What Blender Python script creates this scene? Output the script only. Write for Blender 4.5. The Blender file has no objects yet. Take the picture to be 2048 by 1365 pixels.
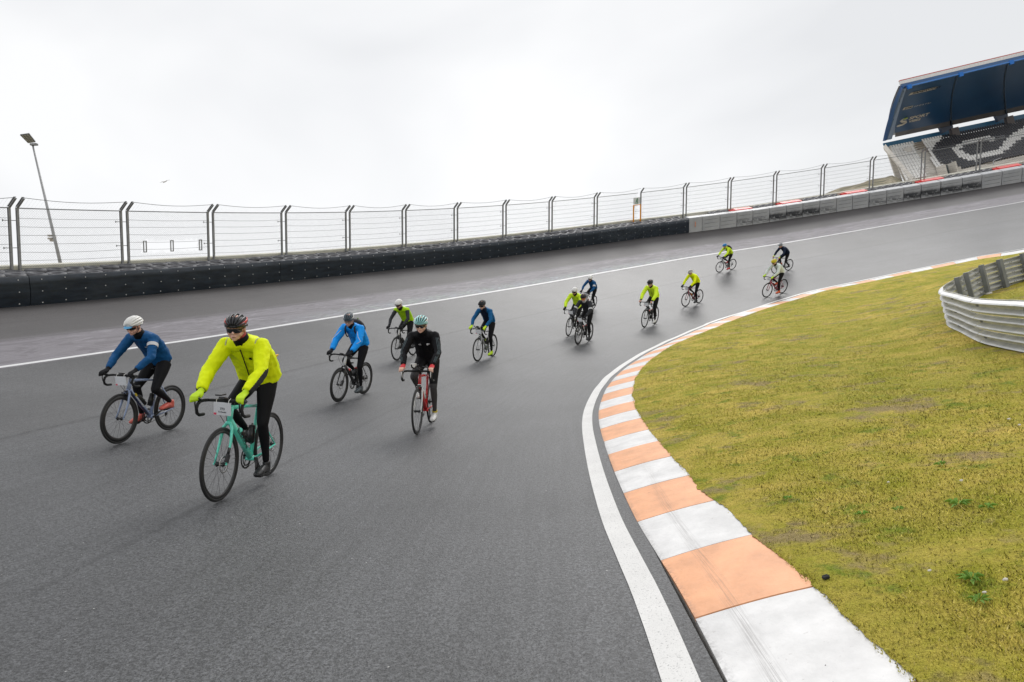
import bpy, bmesh, math, random
import numpy as np
from mathutils import Vector, Matrix, noise
from mathutils.bvhtree import BVHTree
random.seed(7); rng=np.random.default_rng(7)
sc=bpy.context.scene; COL=sc.collection
rad=math.radians
# ---------------------------------------------------------------- camera, sky, sun, exposure
CAM_H=1.627; ROLL=rad(14.5); FPX=1365.0
cam_d=bpy.data.cameras.new('camera'); cam=bpy.data.objects.new('camera',cam_d); COL.objects.link(cam)
cam_d.sensor_width=36; cam_d.lens=FPX/2048*36; cam_d.clip_start=.1; cam_d.clip_end=3000
cr,sr=math.cos(ROLL),math.sin(ROLL)
cam.matrix_world=Matrix(((cr,sr,0,0),(0,0,-1,0),(-sr,cr,0,CAM_H),(0,0,0,1)))
sc.camera=cam
world=bpy.data.worlds.new('World'); sc.world=world; world.use_nodes=True
SUN_EL,SUN_AZ=rad(42),rad(26)
def build_world():
    nt=world.node_tree; N=nt.nodes; L=nt.links; N.clear()
    out=N.new('ShaderNodeOutputWorld'); bg=N.new('ShaderNodeBackground'); bg.inputs['Strength'].default_value=.1
    sky=N.new('ShaderNodeTexSky'); sky.sky_type='NISHITA'; sky.sun_disc=False; sky.sun_elevation=SUN_EL; sky.sun_rotation=SUN_AZ
    tc=N.new('ShaderNodeTexCoord'); mp=N.new('ShaderNodeMapping'); mp.inputs['Scale'].default_value=(1.0,1.0,1.9); mp.inputs['Location'].default_value=(.35,.1,.2)
    L.new(tc.outputs['Generated'],mp.inputs[0])
    n1=N.new('ShaderNodeTexNoise'); n1.inputs['Scale'].default_value=1.5; n1.inputs['Detail'].default_value=4.5; n1.inputs['Roughness'].default_value=.48; n1.inputs['Distortion'].default_value=.35
    L.new(mp.outputs[0],n1.inputs['Vector'])
    r1=N.new('ShaderNodeValToRGB'); e=r1.color_ramp.elements
    e[0].position=.36; e[0].color=(5.95,6.03,6.16,1); e[1].position=.64; e[1].color=(7.5,7.53,7.58,1)
    m=r1.color_ramp.elements.new(.5); m.color=(6.75,6.81,6.92,1)
    L.new(n1.outputs['Fac'],r1.inputs[0])
    mx=N.new('ShaderNodeMix'); mx.data_type='RGBA'; mx.inputs['Factor'].default_value=.97
    L.new(sky.outputs[0],mx.inputs['A']); L.new(r1.outputs[0],mx.inputs['B']); L.new(mx.outputs['Result'],bg.inputs[0]); L.new(bg.outputs[0],out.inputs[0])
build_world()
sun_d=bpy.data.lights.new('sun','SUN'); sun_d.energy=1.05; sun_d.angle=rad(24); sun_d.color=(1,.98,.955)
sun=bpy.data.objects.new('sun',sun_d); COL.objects.link(sun)
sun.rotation_euler=(rad(90)-SUN_EL,0,rad(180)-SUN_AZ+0)
sv=sc.view_settings; sv.view_transform='Standard'; sv.look='None'; sv.gamma=1; sv.exposure=.43; sv.use_curve_mapping=False
# ---------------------------------------------------------------- helpers
def tag(o,label=None,cat=None,group=None,kind=None):
    if label: o['label']=label
    if cat: o['category']=cat
    if group: o['group']=group
    if kind: o['kind']=kind
    return o
def empty(name,mat=None,parent=None):
    o=bpy.data.objects.new(name,None); COL.objects.link(o); o.empty_display_size=.2
    if parent: o.parent=parent
    if mat is not None: o.matrix_world=mat
    return o
def mesh(name,V,F,mats=None,smooth=False,uv=None,idx=None):
    me=bpy.data.meshes.new(name); me.from_pydata([tuple(map(float,v)) for v in V],[],[tuple(map(int,f)) for f in F])
    for m in (mats if isinstance(mats,(list,tuple)) else [mats] if mats else []): me.materials.append(m)
    if smooth: me.polygons.foreach_set('use_smooth',[True]*len(me.polygons))
    if idx is not None: me.polygons.foreach_set('material_index',idx)
    if uv is not None:
        l=me.uv_layers.new(name='UVMap'); uv=np.asarray(uv,float); vi=np.zeros(len(me.loops),int); me.loops.foreach_get('vertex_index',vi)
        l.data.foreach_set('uv',uv[vi].ravel())
    me.update(); return me
def link(name,me,parent=None,mat=None,om=None):
    o=bpy.data.objects.new(name,me); COL.objects.link(o)
    if parent: o.parent=parent
    if mat is not None: o.matrix_world=mat
    if om is not None:
        for i,m in enumerate(om if isinstance(om,(list,tuple)) else [om]):
            o.material_slots[i].link='OBJECT'; o.material_slots[i].material=m
    return o
def obj(name,V,F,mats=None,parent=None,smooth=False,uv=None,idx=None): return link(name,mesh(name,V,F,mats,smooth,uv,idx),parent)
class MB:
    def __init__(s): s.V=[];s.F=[];s.I=[]
    def add(s,V,F,i=0):
        b=len(s.V); s.V+= [tuple(v) for v in V]; s.F+=[tuple(q+b for q in f) for f in F]; s.I+=[i]*len(F); return s
    def box(s,c,d,R=None,i=0):
        V=[]
        for x in (-.5,.5):
            for y in (-.5,.5):
                for z in (-.5,.5):
                    v=Vector((x*d[0],y*d[1],z*d[2]))
                    if R is not None: v=R@v
                    V.append(v+Vector(c))
        return s.add(V,[(0,1,3,2),(4,6,7,5),(0,4,5,1),(2,3,7,6),(0,2,6,4),(1,5,7,3)],i)
    def quad(s,a,b,c,d,i=0): return s.add([a,b,c,d],[(0,1,2,3)],i)
    def tube(s,P,R,n=8,i=0,side=None,caps=True):
        """loft along P; R = radius, or (a,b) half-widths: a along side, b across"""
        P=[Vector(p) for p in P]; m=len(P)
        if not isinstance(R,(list,tuple)) or (isinstance(R,tuple) and len(R)==2 and m!=2 and not isinstance(R[0],(tuple,list))): R=[R]*m
        R=[(r,r) if not isinstance(r,(tuple,list)) else r for r in R]
        if len(R)==2 and m>2: R=[tuple(R[0][k]+(R[1][k]-R[0][k])*j/(m-1) for k in (0,1)) for j in range(m)]
        V=[];F=[];u=None
        for j in range(m):
            t=(P[min(j+1,m-1)]-P[max(j-1,0)]).normalized()
            if u is None: u=Vector(side) if side is not None else t.orthogonal()
            u=(u-t*u.dot(t))
            if u.length<1e-6: u=t.orthogonal()
            u.normalize(); w=t.cross(u)
            for k in range(n):
                a=2*math.pi*k/n; V.append(P[j]+u*(math.cos(a)*R[j][0])+w*(math.sin(a)*R[j][1]))
        for j in range(m-1):
            for k in range(n):
                k2=(k+1)%n; F.append((j*n+k,j*n+k2,(j+1)*n+k2,(j+1)*n+k))
        if caps: F.append(tuple(range(n-1,-1,-1))); F.append(tuple(range((m-1)*n,m*n)))
        return s.add(V,F,i)
    def ell(s,c,r,R=None,nu=12,nv=8,i=0):
        V=[];F=[]
        for j in range(nv+1):
            th=math.pi*j/nv
            for k in range(nu):
                a=2*math.pi*k/nu; v=Vector((math.sin(th)*math.cos(a)*r[0],math.sin(th)*math.sin(a)*r[1],math.cos(th)*r[2]))
                if R is not None: v=R@v
                V.append(v+Vector(c))
        for j in range(nv):
            for k in range(nu):
                k2=(k+1)%nu; F.append((j*nu+k,(j+1)*nu+k,(j+1)*nu+k2,j*nu+k2))
        return s.add(V,F,i)
    def build(s,name,mats=None,parent=None,smooth=False): return link(name,s.me(name,mats,smooth),parent)
    def me(s,name,mats=None,smooth=False):
        return mesh(name,s.V,s.F,mats,smooth,idx=s.I if max(s.I or [0])>0 else None)
# ---------------------------------------------------------------- materials
class NT:
    def __init__(s,name):
        s.m=bpy.data.materials.new(name); s.m.use_nodes=True; s.t=s.m.node_tree; s.N=s.t.nodes; s.L=s.t.links; s.b=s.N['Principled BSDF']
    def val(s,x,sock):
        if isinstance(x,bpy.types.NodeSocket): s.L.new(x,sock)
        else:
            if hasattr(sock.default_value,'__len__') and not hasattr(x,'__len__'): x=(x,)*len(sock.default_value)
            if hasattr(x,'__len__') and len(x)==3 and len(sock.default_value)==4: x=(*x,1)
            sock.default_value=x
    def coord(s,k='Object'): return s.N.new('ShaderNodeTexCoord').outputs[k]
    def map(s,v,scale=(1,1,1),loc=(0,0,0)):
        n=s.N.new('ShaderNodeMapping'); s.L.new(v,n.inputs[0]); n.inputs['Scale'].default_value=scale; n.inputs['Location'].default_value=loc; return n.outputs[0]
    def noise(s,v,scale,detail=2,rough=.5,dist=0):
        n=s.N.new('ShaderNodeTexNoise'); s.L.new(v,n.inputs['Vector']); n.inputs['Scale'].default_value=scale; n.inputs['Detail'].default_value=detail; n.inputs['Roughness'].default_value=rough; n.inputs['Distortion'].default_value=dist; return n.outputs['Fac']
    def vor(s,v,scale,out='Distance'):
        n=s.N.new('ShaderNodeTexVoronoi'); s.L.new(v,n.inputs['Vector']); n.inputs['Scale'].default_value=scale; return n.outputs[out]
    def ramp(s,f,*st):
        n=s.N.new('ShaderNodeValToRGB'); s.L.new(f,n.inputs[0]); e=n.color_ramp.elements
        while len(e)<len(st): e.new(.5)
        for q,(p,c) in zip(e,st):
            q.position=p; q.color=(*c,1) if hasattr(c,'__len__') else (c,c,c,1)
        return n.outputs[0]
    def mix(s,f,a,b,mode='MIX'):
        n=s.N.new('ShaderNodeMix'); n.data_type='RGBA'; n.blend_type=mode; s.val(f,n.inputs['Factor']); s.val(a,n.inputs['A']); s.val(b,n.inputs['B']); return n.outputs['Result']
    def math(s,op,a,b=0,c=None):
        n=s.N.new('ShaderNodeMath'); n.operation=op; s.val(a,n.inputs[0]); s.val(b,n.inputs[1])
        if c is not None: s.val(c,n.inputs[2])
        return n.outputs[0]
    def sep(s,v):
        n=s.N.new('ShaderNodeSeparateXYZ'); s.L.new(v,n.inputs[0]); return n.outputs
    def band(s,x,a,b,e):   # 1 between a and b, soft edges e
        n=s.N.new('ShaderNodeMapRange'); s.val(x,n.inputs['Value']); n.inputs['From Min'].default_value=a-e; n.inputs['From Max'].default_value=a+e
        m=s.N.new('ShaderNodeMapRange'); s.val(x,m.inputs['Value']); m.inputs['From Min'].default_value=b+e; m.inputs['From Max'].default_value=b-e
        return s.math('MULTIPLY',n.outputs[0],m.outputs[0])
    def bump(s,h,dist,strength=1):
        n=s.N.new('ShaderNodeBump'); s.L.new(h,n.inputs['Height']); n.inputs['Distance'].default_value=dist; n.inputs['Strength'].default_value=strength; s.L.new(n.outputs[0],s.b.inputs['Normal'])
    def set(s,**k):
        for a,v in k.items(): s.val(v,s.b.inputs[{'color':'Base Color','rough':'Roughness','metal':'Metallic','spec':'Specular IOR Level','coat':'Coat Weight','trans':'Transmission Weight','sheen':'Sheen Weight'}[a]])
        return s.m
MC={}
def M(name,color,rough=.5,metal=0,spec=.5,var=.12,vs=6,bump=0,bs=60,sheen=0,coat=0):
    if name in MC: return MC[name]
    n=NT(name); co=n.coord(); f=n.noise(co,vs,3,.6)
    c=n.mix(n.ramp(f,(.3,0),(.7,1)),tuple(x*(1-var) for x in color),tuple(min(1,x*(1+var)) for x in color))
    n.set(color=c,rough=n.math('MULTIPLY_ADD',f,.2,rough-.1) if rough>.15 else rough,metal=metal,spec=spec,sheen=sheen,coat=coat)
    if bump: n.bump(n.noise(co,bs,3,.6),bump)
    MC[name]=n.m; return n.m
# ---------------------------------------------------------------- plan of the place
EPTS=[(0.640,4.100,0.003),(0.669,5.160,-0.011),(0.692,6.228,-0.011),(0.746,7.296,-0.007),(0.813,8.364,-0.002),(0.892,9.432,0.008),(0.980,10.496,0.008),(1.075,11.565,0.039),(1.191,12.628,0.047),(1.337,13.688,0.071),(1.523,14.743,0.094),(1.736,15.795,0.124),(1.967,16.840,0.144),(2.238,17.878,0.164),(2.517,18.908,0.173),(2.870,19.924,0.201),(3.241,20.931,0.219),(3.652,21.924,0.230),(4.084,22.907,0.250),(4.533,23.880,0.266),(5.027,24.836,0.279),(5.538,25.782,0.276),(6.040,26.723,0.282),(6.620,27.640,0.294),(7.197,28.553,0.292),(7.756,29.466,0.306),(8.363,30.361,0.307),(8.961,31.254,0.335),(9.593,32.130,0.325),(12.122,34.000,0.394),(14.537,36.000,0.358),(16.694,37.000,0.381),(19.348,37.600,0.224),(21.629,37.600,0.132),(23.495,37.000,0.049),(25.151,36.200,-0.019),(26.567,35.000,-0.167)]
WPTS=[(-15.783,23.492,8.460),(-13.972,27.086,8.593),(-11.994,30.535,8.691),(-9.781,33.895,8.758),(-7.325,37.119,8.790),(-4.659,40.132,8.786),(-1.771,42.924,8.744),(1.342,45.477,8.662),(4.634,47.743,8.541),(8.100,49.714,8.377),(11.645,51.344,8.177),(15.418,52.698,7.930),(19.224,53.700,7.649),(23.119,54.380,7.330),(27.121,54.735,6.974),(31.121,54.763,6.591),(35.119,54.476,6.187),(39.109,53.889,5.769)]
def catmull(P,step):
    P=np.asarray(P,float); n=len(P); out=[]
    Q=np.vstack([2*P[0]-P[1],P,2*P[-1]-P[-2]])
    for i in range(n-1):
        p0,p1,p2,p3=Q[i:i+4]
        m=max(2,int(np.ceil(np.linalg.norm(p2-p1)/0.05)))
        t=np.linspace(0,1,m,endpoint=False)[:,None]
        out.append(.5*((2*p1)+(-p0+p2)*t+(2*p0-5*p1+4*p2-p3)*t*t+(-p0+3*p1-3*p2+p3)*t**3))
    out=np.vstack(out+[P[-1:]])
    s=np.r_[0,np.cumsum(np.linalg.norm(np.diff(out,axis=0),axis=1))]
    k=int(round(s[-1]/step)); u=np.linspace(0,s[-1],k+1)
    return np.c_[[np.interp(u,s,out[:,j]) for j in range(3)]].T
SC=.87
E_IN=np.array([(7,-30,0),(3.5,-20,0),(1.5,-12,0),(0.62,-5,0),(0.46,0,0)]+EPTS+[(29.3,32.3,-.22),(33.5,27,-.3),(37,20,-.3),(40,10,-.3)])*SC
W_IN=np.array([(-15,-36,6.2),(-20,-22,6.6),(-22,-10,6.9),(-22.2,-2,7.25),(-21.7,4,7.6),(-20.9,8,7.85),(-19.95,12,8.05),(-18.8,16,8.2),(-17.4,19.8,8.34)]+WPTS+[(43.1,53.1,5.35),(47,52,4.9),(54,49,4.2),(62,45,3.5)])*SC
EC=catmull(E_IN,.2); PC=catmull(W_IN,.2); TILT=rad(22)
def frame(C,i):
    t=C[min(i+1,len(C)-1)]-C[max(i-1,0)]; t=t/np.linalg.norm(t)
    n=np.array([t[1],-t[0],0]); n/=np.linalg.norm(n)
    up=math.cos(TILT)*np.array([0,0,1.])+math.sin(TILT)*n
    up-=t*(up@t); up/=np.linalg.norm(up); out=np.cross(up,t)
    if out@n>0: out=-out
    return t,up,out
PU,PV=1.175,.87
FR=[frame(PC,i) for i in range(len(PC))]
PVA=np.array([PV+.17*min(1,max(0,(p[0]-9)/9)) for p in PC])
WC=np.array([PC[i]-FR[i][1]*PVA[i]-FR[i][2]*PU for i in range(len(PC))])
def fencept(f,u,v): return wallpt(f,u,v+PVA[int(f)]-PV)
def wallpt(f,u,v):
    """f = float index along the wall, u = outwards along the bank, v = up square to it"""
    i=int(max(0,min(len(WC)-2,f))); a=f-i
    p=WC[i]*(1-a)+WC[i+1]*a; return Vector(p+FR[i][2]*u+FR[i][1]*v)
def proj(p):
    x,y,z=p[0],p[1],p[2]-CAM_H
    return ((x*cr-z*sr)/y*FPX+1024, (-x*sr-z*cr)/y*FPX+682.5)
def ray(px,py):
    cx=(px-1024)/FPX; cy=(py-682.5)/FPX
    return Vector((cx*cr-cy*sr,1,-cx*sr-cy*cr))
def P3(px,py,z): return Vector((0,0,CAM_H))+ray(px,py)*z
WPX=[proj(p) if p[1]>3 else (-1e9,0) for p in WC]
WVIS=[i for i in range(len(WC)) if WC[i][1]>12]
def wall_index(px):
    for i in WVIS[:-1]:
        a,b=WPX[i][0],WPX[i+1][0]
        if a<=px<b: return i+(px-a)/(b-a)
    return WVIS[-1]
def nearest(C,p): return int(np.hypot(C[:,0]-p[0],C[:,1]-p[1]).argmin())
WS=WC[::3]; EN=[nearest(EC,w) for w in WS]; ES=np.array([EC[i] for i in EN]); _e=np.pad(ES,((4,4),(0,0)),'edge'); ES=sum(_e[k:k+len(ES)] for k in range(9))/9
def lane(i,t):
    e,w=ES[i],WS[i]; p=e+(w-e)*t; p=p.copy(); p[2]=e[2]+(w[2]-e[2])*(max(t,0)**1.22); return p
TT=np.r_[0,np.linspace(.0125,1,60)]
GRID=np.array([[lane(i,t) for t in TT] for i in range(len(WS))])
SW=np.r_[0,np.cumsum(np.linalg.norm(np.diff(WS[:,:2],axis=0),axis=1))]
T_LINE=.672
def at(px,py):
    d=ray(px,py); h=BVH.ray_cast(Vector((0,0,CAM_H)),d)
    return h[0]
def loft(name,j0,j1,mat,kind='structure',extra=0.0):
    G=GRID[:,j0:j1+1]; n,m=G.shape[:2]; V=G.reshape(-1,3); F=[(i*m+j,(i+1)*m+j,(i+1)*m+j+1,i*m+j+1) for i in range(n-1) for j in range(m-1)]
    uv=[(SW[i]/10,TT[j0+j]) for i in range(n) for j in range(m)]
    return tag(obj(name,V,F,mat,None,True,uv),kind=kind)
_V=GRID.reshape(-1,3); _m=len(TT)
BVH=BVHTree.FromPolygons([Vector(v) for v in _V],[(i*_m+j,(i+1)*_m+j,(i+1)*_m+j+1,i*_m+j+1) for i in range(len(WS)-1) for j in range(_m-1)])
# ---------------------------------------------------------------- track surfaces
def asphalt(name,dark,light,rough,runoff=False):
    n=NT(name); co=n.coord('Object'); uv=n.coord('UV'); s=n.sep(uv); v=s[1]
    g1=n.noise(co,58,3,.75); g2=n.vor(co,80); g3=n.noise(co,.35,3,.6); g4=n.noise(co,260,1,.5)
    grain=n.mix(.5,n.ramp(g1,(.40,0),(.60,1)),n.ramp(g2,(.1,.0),(.75,1)))
    c=n.mix(grain,dark,light); c=n.mix(n.math('MULTIPLY',n.ramp(n.noise(co,38,2,.6),(.40,1),(.52,0)),.55),c,dark)
    sp=n.ramp(n.noise(co,150,1,.5),(.70,0),(.76,1)); c=n.mix(n.math('MULTIPLY',sp,.35),c,(.26,.26,.25)); c=n.mix(n.ramp(n.noise(co,34,1,.5),(.80,0),(.82,1)),c,(.5,.5,.48))
    streak=n.noise(n.map(uv,(1.3,60,1)),3,4,.6); big=n.ramp(g3,(.3,.76),(.7,1.2))
    c=n.mix(1,c,big,'MULTIPLY'); c=n.mix(.8,c,n.mix(1,c,n.ramp(streak,(.3,.80),(.7,1.18)),'MULTIPLY'))
    wob=n.math('MULTIPLY_ADD',n.noise(n.map(uv,(9,0,1)),3,4,.7),.012,-.006)
    vv=n.math('ADD',v,wob)
    if not runoff:
        for a,w,k in ((.432,.003,.85),(.215,.002,.55),(.30,.03,.10)):
            br=n.ramp(n.noise(n.map(uv,(14,40,1)),4,3,.7),(.35,.3),(.6,1))
            c=n.mix(n.math('MULTIPLY',n.math('MULTIPLY',n.band(vv,a-w,a+w,w*.8),br),k),c,(.012,.012,.013))
        c=n.mix(n.math('MULTIPLY',n.band(vv,.432,.7,.01),.35),c,n.mix(1,c,(1.13,1.08,1.03),'MULTIPLY'))
        c=n.mix(n.math('MULTIPLY',n.band(vv,.1,.4,.08),.25),c,n.mix(1,c,(.86,.87,.9),'MULTIPLY'))
    else:
        sw=n.noise(n.map(uv,(3.2,26,1)),2.0,3,.5,1.8)
        up=n.band(vv,.66,.805,.012)
        swr=n.ramp(sw,(.42,0),(.5,.55),(.56,.2),(.66,1))
        c=n.mix(n.math('MULTIPLY',up,.8),c,(.165,.150,.168))
        c=n.mix(n.math('MULTIPLY',n.math('MULTIPLY',up,swr),.6),c,(.32,.305,.33))
        # remains of old mint and pale blue paint beside the line
        mk=n.math('MULTIPLY',n.band(vv,.675,.715,.02),n.ramp(n.noise(n.map(uv,(10,60,1)),3,4,.7),(.42,0),(.62,1)))
        far=n.band(s[0],5.9,8.6,.5)
        c=n.mix(n.math('MULTIPLY',n.math('MULTIPLY',mk,far),.55),c,n.mix(n.ramp(n.noise(n.map(uv,(3,0,1)),2),(.45,0),(.55,1)),(.36,.50,.42),(.42,.52,.58)))
        for a,w,k in ((.80,.0016,.35),(.90,.0014,.35),(.935,.001,.3)):
            c=n.mix(n.math('MULTIPLY',n.band(vv,a-w,a+w,w),k),c,(.02,.019,.02))
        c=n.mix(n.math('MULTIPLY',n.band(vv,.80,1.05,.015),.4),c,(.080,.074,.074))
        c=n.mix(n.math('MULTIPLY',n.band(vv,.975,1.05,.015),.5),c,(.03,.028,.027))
    n.set(color=c,rough=n.math('MULTIPLY_ADD',grain,.16,rough),spec=.55)
    h=n.math('ADD',n.math('MULTIPLY',grain,1.0),n.math('MULTIPLY',g4,.35)); n.bump(h,.0032,.8)
    return n.m
jl=int(np.abs(TT-T_LINE).argmin())
m_track=asphalt('wet_asphalt',(.004,.004,.0045),(.140,.143,.149),.40)
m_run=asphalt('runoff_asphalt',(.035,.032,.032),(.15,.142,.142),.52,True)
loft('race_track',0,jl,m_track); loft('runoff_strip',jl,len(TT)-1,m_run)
def paint(name,col,hole,rough=.5,thr=.40,under=(.06,.06,.06)):
    n=NT(name); co=n.coord(); f=n.noise(co,70,4,.75); g=n.noise(co,2.2,4,.6)
    c=n.mix(n.ramp(g,(.3,.86),(.7,1.0)),(0,0,0),col); c=n.mix(n.math('MULTIPLY',n.ramp(f,(thr-.05,1),(thr+.03,0)),hole),c,under)
    n.set(color=c,rough=rough); n.bump(f,.003); return n.m
m_line=paint('line_paint',(.74,.73,.71),.55,.45,.40)
m_line2=paint('outer_line_paint',(.74,.74,.74),.3,.5,.33)
def ribbon(name,C,offs,zs,mat,kind=None,normals=None,parent=None):
    """strip beside curve C: offs = lateral offsets (towards the infield)"""
    V=[];F=[];m=len(offs); uv=[]
    for i in range(len(C)):
        t=C[min(i+1,len(C)-1)]-C[max(i-1,0)]; nn=np.array([t[1],-t[0]])/np.hypot(t[0],t[1])
        for o,z in zip(offs,zs):
            p=C[i][:2]+nn*o; zz=C[i][2]+z
            if o<0:
                h_=BVH.ray_cast(Vector((p[0],p[1],zz+1.5)),Vector((0,0,-1))); zz=(h_[0].z if h_[0] is not None else zz)+z
            V.append((p[0],p[1],zz)); uv.append((i*.02,o))
        if i<len(C)-1:
            for k in range(m-1): F.append((i*m+k,(i+1)*m+k,(i+1)*m+k+1,i*m+k+1))
    return obj(name,V,F,mat,parent,True,uv)
ERISE={}
def bank_rise(i,o):
    k=int(np.abs(np.array(EN)-i).argmin()); w=np.hypot(*(WS[k]-ES[k])[:2]); return (WS[k][2]-ES[k][2])*(o/w)**1.22
tag(ribbon('inner_edge_line',EC,[-.265,-.225,-.185,-.145,-.105],[.007]*5,m_line),kind='structure')
# outer line on the bank
V=[];F=[]
for i in range(len(WS)):
    w=np.hypot(*(WS[i]-ES[i])[:2]); dt=.065/w
    for k,t in enumerate((T_LINE-dt,T_LINE,T_LINE+dt)):
        p=lane(i,t); V.append((p[0],p[1],p[2]+.006))
    if i: F+= [((i-1)*3,i*3,i*3+1,i*3-2),((i-1)*3+1,i*3+1,i*3+2,i*3-1)]
tag(obj('outer_edge_line',V,F,m_line2,None,True),kind='structure')
# ---------------------------------------------------------------- kerb
SE=np.r_[0,np.cumsum(np.linalg.norm(np.diff(EC,axis=0),axis=1))]
k0=nearest(EC,np.array(EPTS[0])*SC); S0=SE[k0]; STR=1.3*.83*SC
def ept(s):
    p=np.array([np.interp(s,SE,EC[:,j]) for j in range(3)]); q=np.array([np.interp(s+.05,SE,EC[:,j]) for j in range(3)])
    t=q-p; n=np.array([t[1],-t[0]])/np.hypot(t[0],t[1]); return p,n
KW=.66
def drop(s): a=min(1,max(0,(s-S0-17)/9)); return .12*a*a*(3-2*a)
def kerb_h(x,s=0): return .012+.020*math.sin(min(1,x/KW*1.15)*math.pi*.62)-drop(s)*x/KW
def kerb_mat(name,col,dirt):
    n=NT(name); co=n.coord(); uv=n.coord('UV'); s=n.sep(uv)
    g=n.noise(co,3.0,5,.65); f=n.noise(co,30,4,.7)
    c=n.mix(n.ramp(g,(.35,1),(.65,0)),col,tuple(a*.78 for a in col))
    c=n.mix(n.math('MULTIPLY',n.ramp(f,(.28,1),(.36,0)),.35),c,dirt)
    st=n.noise(n.map(uv,(.6,55,1)),3,3,.6); sk=n.math('MULTIPLY',n.band(n.math('ADD',s[1],n.math('MULTIPLY',s[0],-.035)),.17,.24,.02),n.ramp(st,(.42,0),(.6,1)))
    c=n.mix(n.math('MULTIPLY',n.math('MULTIPLY',sk,n.band(s[0],-6,3.2,1.2)),.36),c,(.10,.085,.075))
    ed=n.math('MULTIPLY',n.band(s[1],-.1,.022,.022),n.ramp(n.noise(co,42,4,.75),(.40,0),(.60,1))); c=n.mix(n.math('MULTIPLY',ed,.45),c,(.10,.09,.085))
    spx=n.ramp(n.noise(n.map(co,(5,5,5)),1.6,5,.8),(.66,0),(.72,1)); c=n.mix(n.math('MULTIPLY',spx,.5),c,dirt)
    n.set(color=c,rough=.55); n.bump(n.math('ADD',n.noise(co,9,4,.6),n.math('MULTIPLY',f,.25)),.006); return n.m
m_kw=kerb_mat('kerb_white',(.80,.79,.78),(.30,.27,.25)); m_ko=kerb_mat('kerb_orange',(.92,.45,.23),(.45,.20,.12))
m_conc=M('kerb_concrete',(.30,.28,.26),.8,var=.25,bump=.01)
kerb=tag(ribbon('kerb',EC,[-.012,0,KW,KW+.03],[-.09,-.012,-.19,-.3],m_conc),kind='structure')
NX=9
for k in range(-9,58):
    s0=S0+k*STR; a,b=s0+.006,s0+STR-.006; V=[];F=[];uv=[]; ns=6; sh=.0
    jit=random.uniform(-.004,.004)
    for i in range(ns+1):
        s=a+(b-a)*i/ns; p,n=ept(s)
        for j in range(NX+1):
            x=KW*j/NX; q=p[:2]+n*x; z=p[2]+kerb_h(x,s)+jit*.5
            V.append((q[0],q[1],z)); uv.append((s-S0,x))
        # skirt on the track side
    m=NX+1
    for i in range(ns):
        for j in range(NX): F.append((i*m+j,(i+1)*m+j,(i+1)*m+j+1,i*m+j+1))
    b0=len(V)
    for i in range(ns+1): v=V[i*m]; V.append((v[0],v[1],v[2]-.04)); uv.append((0,0))
    for i in range(ns): F.append((i*m,b0+i,b0+i+1,(i+1)*m))
    e0=len(V)
    for r in (0,ns):
        for j in range(m): v=V[r*m+j]; V.append((v[0],v[1],v[2]-.03)); uv.append((0,x))
    for q,r in ((0,0),(1,ns)):
        for j in range(NX): F.append((r*m+j,r*m+j+1,e0+q*m+j+1,e0+q*m+j))
    obj('kerb_block',V,F,m_ko if k%2==0 else m_kw,kerb,False,uv)
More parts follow.
